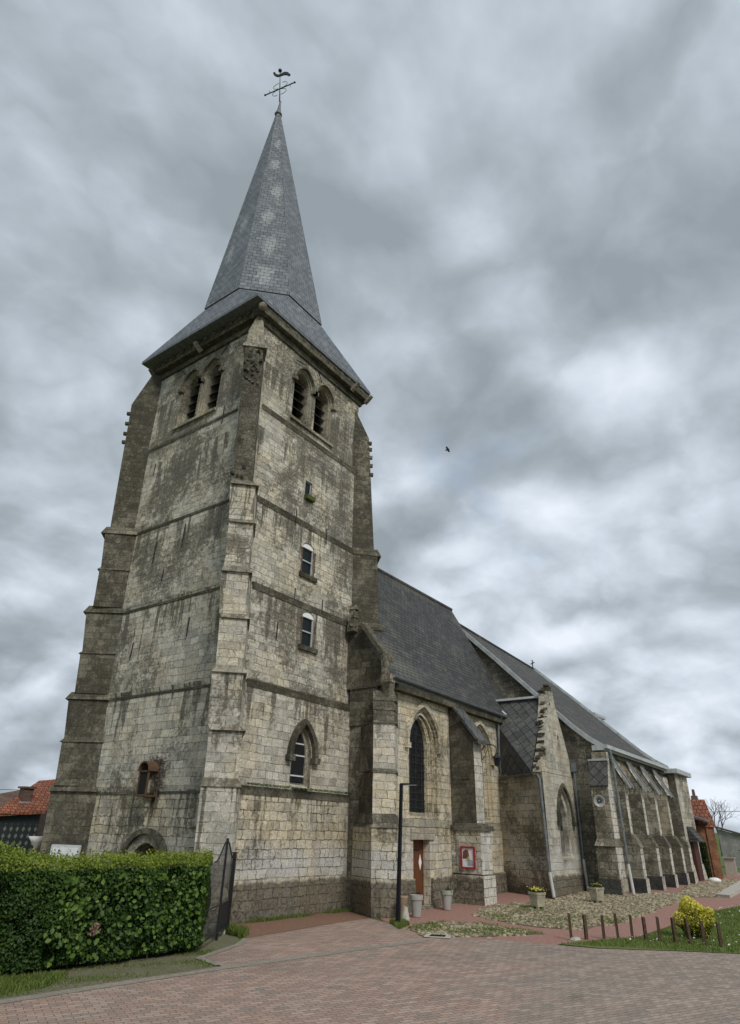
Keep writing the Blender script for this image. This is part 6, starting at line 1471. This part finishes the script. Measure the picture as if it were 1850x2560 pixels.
# wooden bollards round the lawn corner
bw_ = MB(); hb = 0.55
bw_.frustum([(-0.045, -0.036), (0.045, -0.036), (0.045, 0.036), (-0.045, 0.036)], -0.1, [(-0.043, -0.034), (0.043, -0.034), (0.043, 0.034), (-0.043, 0.034)], hb-0.02)
bw_.frustum([(-0.043, -0.034), (0.043, -0.034), (0.043, 0.034), (-0.043, 0.034)], hb-0.02, [(-0.04, -0.03), (0.04, -0.03), (0.04, 0.03), (-0.04, 0.03)], [hb, hb, hb+0.01, hb+0.01])
proto = None
BOL = [(19.03, 7.10), (19.45, 6.85), (19.9, 6.53), (20.14, 6.23), (20.34, 5.92), (20.45, 5.60), (20.52, 5.27), (20.50, 4.88), (20.62, 4.56), (20.70, 4.23), (20.76, 3.86)]
ORD = ['first wooden bollard at the left end of the row, beside the red path', 'second wooden bollard from the left end of the row', 'third wooden bollard from the left end of the row', 'fourth wooden bollard from the left end of the row', 'fifth wooden bollard from the left end of the row',
       'sixth wooden bollard, the middle one of the row of eleven', 'seventh wooden bollard from the left, two before the shrub', 'wooden bollard just left of the yellow shrub', 'wooden bollard in front of the left half of the yellow shrub', 'wooden bollard in front of the right half of the yellow shrub', 'last wooden bollard, right of the yellow shrub']
for i, (x, y) in enumerate(BOL):
    if proto is None: proto = bw_.build('wooden_bollard', 'bollard_wood'); o = proto
    else: o = proto.copy(); COL.objects.link(o)
    o.location = (x, y, 0); o.rotation_euler = (random.uniform(-0.03, 0.03), random.uniform(-0.03, 0.03), random.uniform(0.2, 0.9)); o.scale = (1, 1, random.uniform(0.93, 1.06))
    tag(o, ORD[i], 'bollard', 'wooden bollards along the lawn edge')
b = MB(); b.frustum([(18.9, 6.95), (19.2, 6.9), (19.25, 7.05), (18.95, 7.12)], 0.0, [(18.95, 6.98), (19.15, 6.93), (19.2, 7.03), (18.98, 7.08)], 0.06); tag(b.build('edging_stone', 'concrete'), 'small pale stone at the foot of the first bollard', 'stone')

# yellow shrub
ys = thing('shrub', (21.7, 4.62, 0), 'rounded yellow and green variegated shrub on the lawn behind the bollards', 'shrub')
cl_ = [(0, 0, 0.50, 0.28), (-0.05, 0.05, 0.80, 0.20), (0.10, -0.29, 0.48, 0.22), (-0.10, 0.28, 0.45, 0.21), (0.04, -0.10, 0.69, 0.20), (0.04, 0.15, 0.67, 0.18), (0.08, -0.41, 0.64, 0.13), (0, 0.08, 0.28, 0.24), (0, -0.16, 0.27, 0.23)]
P = []; N = []; Bz = []
for (dx, dy, z, r_) in cl_:
    for k in range(int(3000*r_)):
        v = Vector((random.gauss(0, 1), random.gauss(0, 1), random.gauss(0, 1))).normalized(); rr = r_*random.uniform(0.72, 1.08)
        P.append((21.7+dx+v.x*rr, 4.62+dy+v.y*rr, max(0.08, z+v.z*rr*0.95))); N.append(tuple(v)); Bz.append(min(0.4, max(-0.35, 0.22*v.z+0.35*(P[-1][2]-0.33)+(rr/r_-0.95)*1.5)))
leaves(np.array(P), np.array(N), 0.055, 'leaf_yellow', 'foliage', ys, 0.7, np.array(Bz))
b = MB()
for k in range(9): b.tube([(21.7+random.gauss(0, .05), 4.62+random.gauss(0, .05), 0), (21.7+random.gauss(0, .2), 4.62+random.gauss(0, .25), 0.75)], [0.02, 0.008], 5)
b.build('stems', 'bark', ys)
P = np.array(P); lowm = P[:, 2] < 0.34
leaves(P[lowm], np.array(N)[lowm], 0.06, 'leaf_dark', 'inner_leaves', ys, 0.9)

# bird in the sky
br_ = Vector((30, 16.09, 24.09)); 
b = MB(); b.tube([br_+Vector((-.06, .14, -.05)), br_, br_+Vector((.05, -.12, .02))], [0.02, 0.07, 0.02], 6)
b.add([br_+Vector((0, 0.05, 0.02)), br_+Vector((0, -0.1, 0.02)), br_+Vector((-0.02, 0.04, 0.26)), br_+Vector((-0.02, 0.12, 0.2)), br_+Vector((0, 0.05, 0.0)), br_+Vector((0, -0.1, 0.0)), br_+Vector((-0.02, 0.04, 0.25)), br_+Vector((-0.02, 0.12, 0.19))], [(0, 1, 2, 3), (7, 6, 5, 4), (0, 4, 5, 1), (1, 5, 6, 2), (2, 6, 7, 3), (3, 7, 4, 0)])
b.add([br_+Vector((0, 0.08, 0.02)), br_+Vector((0, -0.08, 0.02)), br_+Vector((0.10, -0.12, -0.16)), br_+Vector((0.08, -0.02, -0.14)), br_+Vector((0, 0.08, 0.0)), br_+Vector((0, -0.08, 0.0)), br_+Vector((0.10, -0.12, -0.17)), br_+Vector((0.08, -0.02, -0.15))], [(0, 1, 2, 3), (7, 6, 5, 4), (0, 4, 5, 1), (1, 5, 6, 2), (2, 6, 7, 3), (3, 7, 4, 0)])
tag(b.build('bird', 'feathers'), 'small dark bird flying in the cloudy sky right of the tower', 'bird')

# ================================================================== SURROUNDINGS
# house on the left, behind the hedge
lh = thing('house', (21.5, 42, 0), 'low house with orange tiled roof and patterned dark cladding behind the hedge', 'house')
b = MB(); b.v = [(15.0, 40.0, -0.2), (22.25, 40.0, -0.2), (22.25, 40.0, 2.9), (15.0, 40.0, 2.7), (15, 40.2, -0.2), (22.25, 40.2, -0.2), (22.25, 40.2, 2.9), (15, 40.2, 2.7)]
b.f = [(0, 1, 2, 3), (7, 6, 5, 4), (0, 4, 5, 1), (1, 5, 6, 2), (2, 6, 7, 3), (3, 7, 4, 0)]; b.m = [0]*6; b.build('cladding', 'cladding', lh)
b = MB(); b.v = [(15, 40.2, -0.2), (22.3, 40.2, -0.2), (27.6, 46.4, -0.2), (17, 47, -0.2), (15, 40.2, 2.6), (22.3, 40.2, 2.85), (27.6, 46.4, 2.9), (17, 47, 2.6), (24.9, 43.24, 4.75)]
b.f = [(3, 2, 1, 0), (0, 1, 5, 4), (1, 2, 6, 8, 5), (2, 3, 7, 6), (3, 0, 4, 7), (4, 5, 8), (4, 8, 7), (8, 6, 7)]; b.m = [0]*8; b.build('wall', 'brick_red', lh)
b = MB(); rp = [(19.2, 39.7, 2.72), (22.35, 39.7, 2.98), (24.9, 43.0, 4.98), (23.27, 43.0, 4.74)]
vs = [Vector(p) for p in rp]; vd = [p-Vector((0, 0, 0.16)) for p in vs]; n_ = len(vs)
b.add(vs+vd, [tuple(range(n_)), tuple(2*n_-1-i for i in range(n_))]+[(i, n_+i, n_+(i+1) % n_, (i+1) % n_) for i in range(n_)]); rf = b.build('roof', 'tile_orange', lh)
b = MB(); b.box(21.25, 40.7, 3.0, 21.85, 41.2, 4.15); b.box(21.15, 40.6, 4.15, 21.95, 41.3, 4.25); ch_ = b.build('chimney', 'brick_red', rf); ch_.location = (0, 0, 0)
b = MB(); b.box(21.1, 40.55, 3.2, 22.0, 40.68, 3.42); link('chimney_flashing', b.mesh('fl', 'lead'), rf, local=True)
ww = thing('wall_lamp', (14.6, 25, 1.4), 'white bowl-shaped lamp behind the left end of the hedge', 'lamp')
b = MB(); b.lathe([(0.02, -0.25), (0.06, -0.2), (0.2, -0.02), (0.33, 0.16), (0.3, 0.16), (0.15, 0.0), (0.01, -0.05)], (13.9, 24.8, 1.75), 16); b.build('lamp_bowl', 'white_paint', ww, smooth=True)
b = MB(); b.tube([(13.9, 24.8, -0.1), (13.9, 24.8, 1.52)], 0.03, 6); b.build('lamp_stem', 'zinc_pipe', ww)

# house on the right
rh = thing('house', (49, 8.08, 0.3), 'narrow orange brick house with steep red tiled roof at the far right', 'house')
b = MB(); b.v = [(49, 8.08, 0), (49, 9.6, 0), (55, 9.6, 0), (55, 8.08, 0), (49, 8.08, 3.2), (49, 9.6, 3.2), (55, 9.6, 3.2), (55, 8.08, 3.2)]
b.f = [(0, 1, 5, 4), (1, 2, 6, 5), (2, 3, 7, 6), (3, 0, 4, 7), (4, 5, 6, 7), (0, 3, 2, 1)]; b.m = [0]*6; b.build('wall', 'brick_orange', rh)
b = MB(); b.box(48.93, 8.42, 0, 49.0, 8.55, 3.1); b.build('wall_pier', 'brick_orange', rh)
b = MB(); b.v = [(48.9, 7.95, 3.15), (48.9, 9.9, 3.15), (50.3, 9.75, 4.80), (50.3, 8.2, 4.80), (55.2, 8.35, 4.85), (55.2, 9.75, 4.85), (55.2, 7.95, 3.15), (55.2, 9.9, 3.15)]
b.f = [(0, 3, 2, 1), (0, 6, 4, 3), (3, 4, 5, 2), (1, 2, 5, 7), (6, 7, 5, 4), (0, 1, 7, 6)]; b.m = [0]*6; rr_ = b.build('roof', 'tile_red', rh)
b = MB(); b.box(50.7, 8.55, 4.7, 51.1, 8.95, 5.05); b.frustum([(50.8, 8.65), (51, 8.65), (51, 8.85), (50.8, 8.85)], 5.05, [(50.82, 8.67), (50.98, 8.67), (50.98, 8.83), (50.82, 8.83)], 5.45); link('chimney', b.mesh('ch', 'brick_red'), rr_, local=True)
rh.rotation_euler = (0, 0, R(14)); rh.location = (49, 8.25, 0.3)
# tall clipped conifer against it
cf = thing('conifer', (48.3, 9.2, 0.3), 'dark clipped columnar conifer in front of the brick house', 'tree')
P = np.array([(48.2+0.30*math.cos(a)*math.sqrt(f), 9.0+0.24*math.sin(a), 0.3+z) for a, f, z in zip(rng.uniform(0, 6.28, 3500), rng.uniform(0.7, 1.1, 3500), rng.uniform(0, 1.95, 3500))])
leaves(P, np.stack([np.cos(rng.uniform(0, 6.28, len(P))), np.sin(rng.uniform(0, 6.28, len(P))), np.full(len(P), 0.4)], 1), 0.10, 'leaf_dark', 'foliage', cf, 0.9)
b = MB(); b.tube([(48.2, 9.0, 0.2), (48.2, 9.0, 2.1)], [0.2, 0.12], 10); b.build('trunk', 'bark', cf)
b = MB(); b.lathe([(0.0, 0.0), (0.35, 0.02), (0.33, 0.14), (0.2, 0.22), (0.01, 0.24)], (44.9, 8.05, 0.28), 12); tag(b.build('white_stone', 'white_paint', smooth=True), 'whitewashed rounded stone on the ground near the far house', 'stone')
# grey barn and posts
bn = thing('barn', (72, 8, 0.3), 'grey rendered barn with a sloping roofline at the right edge', 'barn')
b = MB(); b.add([(70, 4.0, 0), (70, 11.5, 0), (70, 11.5, 3.3), (70, 4.0, 1.2), (71, 4.0, 0), (71, 11.5, 0), (71, 11.5, 3.3), (71, 4.0, 1.2)], [(0, 1, 2, 3), (7, 6, 5, 4), (0, 4, 5, 1), (1, 5, 6, 2), (2, 6, 7, 3), (3, 7, 4, 0)]); b.build('wall', 'concrete_wall', bn)
b = MB(); b.add([(69.8, 3.8, 1.2), (71.5, 3.8, 1.2), (71.5, 11.7, 3.42), (69.8, 11.7, 3.42), (69.8, 3.8, 1.32), (71.5, 3.8, 1.32), (71.5, 11.7, 3.54), (69.8, 11.7, 3.54)], [(3, 2, 1, 0), (4, 5, 6, 7), (0, 1, 5, 4), (1, 2, 6, 5), (2, 3, 7, 6), (3, 0, 4, 7)]); b.build('roof', 'bollard_wood', bn)
b = MB(); b.box(53, 8.05, 0.2, 53.15, 8.7, 1.35); b.box(52.9, 8.0, 1.352, 53.25, 8.75, 1.40); tag(b.build('garden_wall', 'concrete'), 'short pale concrete wall panel beside the brick house', 'wall')
b = MB(); b.box(53.5, 7.65, 0.2, 53.7, 7.85, 0.95); b.lathe([(0.14, 0.95), (0.14, 1.0), (0.02, 1.03)], (53.6, 7.75, 0), 8); tag(b.build('gate_post', 'lead_dark'), 'low dark post right of the pale wall panel', 'post')
b = MB(); b.add([(33.2, 5.5, 0.26), (33.4, 6.0, 0.26), (45, 6.6, 0.3), (45, 6.0, 0.3), (33.2, 5.5, 0.40), (33.4, 6.0, 0.40), (45, 6.6, 0.55), (45, 6.0, 0.55)], [(0, 1, 2, 3), (7, 6, 5, 4), (0, 4, 5, 1), (1, 5, 6, 2), (2, 6, 7, 3), (3, 7, 4, 0)]); tag(b.build('low_wall', 'concrete'), 'low grey stone retaining wall running off the right edge', 'wall')

# bare tree behind
bt = thing('bare_tree', (120, 16, 0), 'leafless spreading tree on the hill at the far right', 'tree')
b = MB()
def branch(p, d, L, r, lev):
    q_ = p+d*L*0.5+Vector((random.gauss(0, .03), random.gauss(0, .03), 0))*L; e_ = p+d*L
    b.tube([p, q_, e_], [r, r*0.8, r*0.6], 4 if lev > 1 else 6, cap=False)
    if lev >= 6: return
    for k in range(3 if lev < 4 else 2):
        a = random.uniform(0, 6.28); sp = random.uniform(0.3, 0.65); o_ = d.orthogonal().normalized(); o_ = Matrix.Rotation(a, 3, d) @ o_
        branch(e_ if k else p+d*L*random.uniform(0.6, 1), (d*math.cos(sp)+o_*math.sin(sp)+Vector((0, 0, 0.08))).normalized(), L*random.uniform(0.62, 0.85), r*0.6, lev+1)
random.seed(3); branch(Vector((120, 19.6, 0.3)), Vector((0, 0, 1)), 2.6, 0.22, 0); b.build('branches', 'bark', bt, fix=False)
b = MB(); b.tube([(120, 19.6, -0.2), (120, 19.6, 1.6)], [0.36, 0.24], 8); b.build('trunk', 'bark', bt)

# distant hill
def hill(name, x0, x1, y0, y1, h, nx=40, ny=12):
    b = MB(); 
    for j in range(ny+1):
        for i in range(nx+1):
            u, v = i/nx, j/ny; b.v.append((x0+(x1-x0)*u, y0+(y1-y0)*v, -1+h*math.sin(math.pi*min(1, v*1.0))**1.0*(0.75+0.25*math.sin(u*7+1))*math.sin(math.pi*u)**0.4))
    for j in range(ny):
        for i in range(nx): a = j*(nx+1)+i; b.f.append((a, a+1, a+nx+2, a+nx+1)); b.m.append(0)
    return tag(b.build(name, 'meadow', fix=False, smooth=True), kind='structure')
hill('hill', 250, 700, -250, 260, 9)
hill('hill', -150, 420, 330, 700, 14)
def farwood(name, pts, n, hgt, label):
    t = thing(name, pts[0]+(0,), label, 'tree'); P = []; N = []
    for (x, y, r_, h_) in [(p[0], p[1], p[2] if len(p) > 2 else 3, hgt) for p in pts]: pass
    return t
def bushy(name, x, y, r_, h_, label, n=2500, leaf=0.35, group=None):
    t = thing(name, (x, y, 0), label, 'tree', group)
    P = []; N = []
    cs = [(random.uniform(-.5, .5)*r_, random.uniform(-.5, .5)*r_, random.uniform(.45, .85)*h_, random.uniform(.3, .5)*r_) for k in range(7)]
    for k in range(n):
        c = random.choice(cs); v = Vector((random.gauss(0, 1), random.gauss(0, 1), random.gauss(0, 1))).normalized(); q_ = random.uniform(.7, 1.05)
        P.append((x+c[0]+v.x*c[3]*q_, y+c[1]+v.y*c[3]*q_, max(0.2, c[2]+v.z*c[3]*q_))); N.append(tuple(v))
    leaves(np.array(P), np.array(N), leaf, 'leaf_dark', 'foliage', t, 0.8)
    b = MB(); b.tube([(x, y, -.1), (x, y, h_*0.6)], [r_*0.1, r_*0.05], 6); b.build('trunk', 'bark', t)
bushy('tree', 30, 75, 6, 7.0, 'green tree rising behind the orange roof at the left edge')
bushy('tree', 24, 80, 7, 6.0, 'lower rounded green tree at the far left behind the orange roof')
for k, (x, y, h_) in enumerate([(200, 22, 5), (215, 14, 5.5), (230, 6, 5), (205, -2, 4.5)]):
    bushy('tree', x, y, 5, h_, ['round distant tree on the right horizon, nearest the church', 'tallest distant round tree on the right horizon', 'distant round tree on the right horizon next to the tallest', 'outermost distant round tree on the right horizon'][k], 700, 0.8, 'distant trees on the right horizon')
# overhead wires
for pts, lab in [([(60, 30, 4.9), (60, 10, 4.38), (60, -12, 4.9)], 'single overhead wire crossing behind the far house'), ([(62, 9.0, 1.75), (62, -10, 1.72)], 'lower thin wire crossing in front of the grey barn'), ([(8, 50, 4.2), (24.4, 50, 4.36), (40, 50, 4.9)], 'overhead wire at the far left above the orange roof')]:
    b = MB(); b.tube(pts, 0.022, 4); tag(b.build('overhead_wire', 'wire_black'), lab, 'wire')
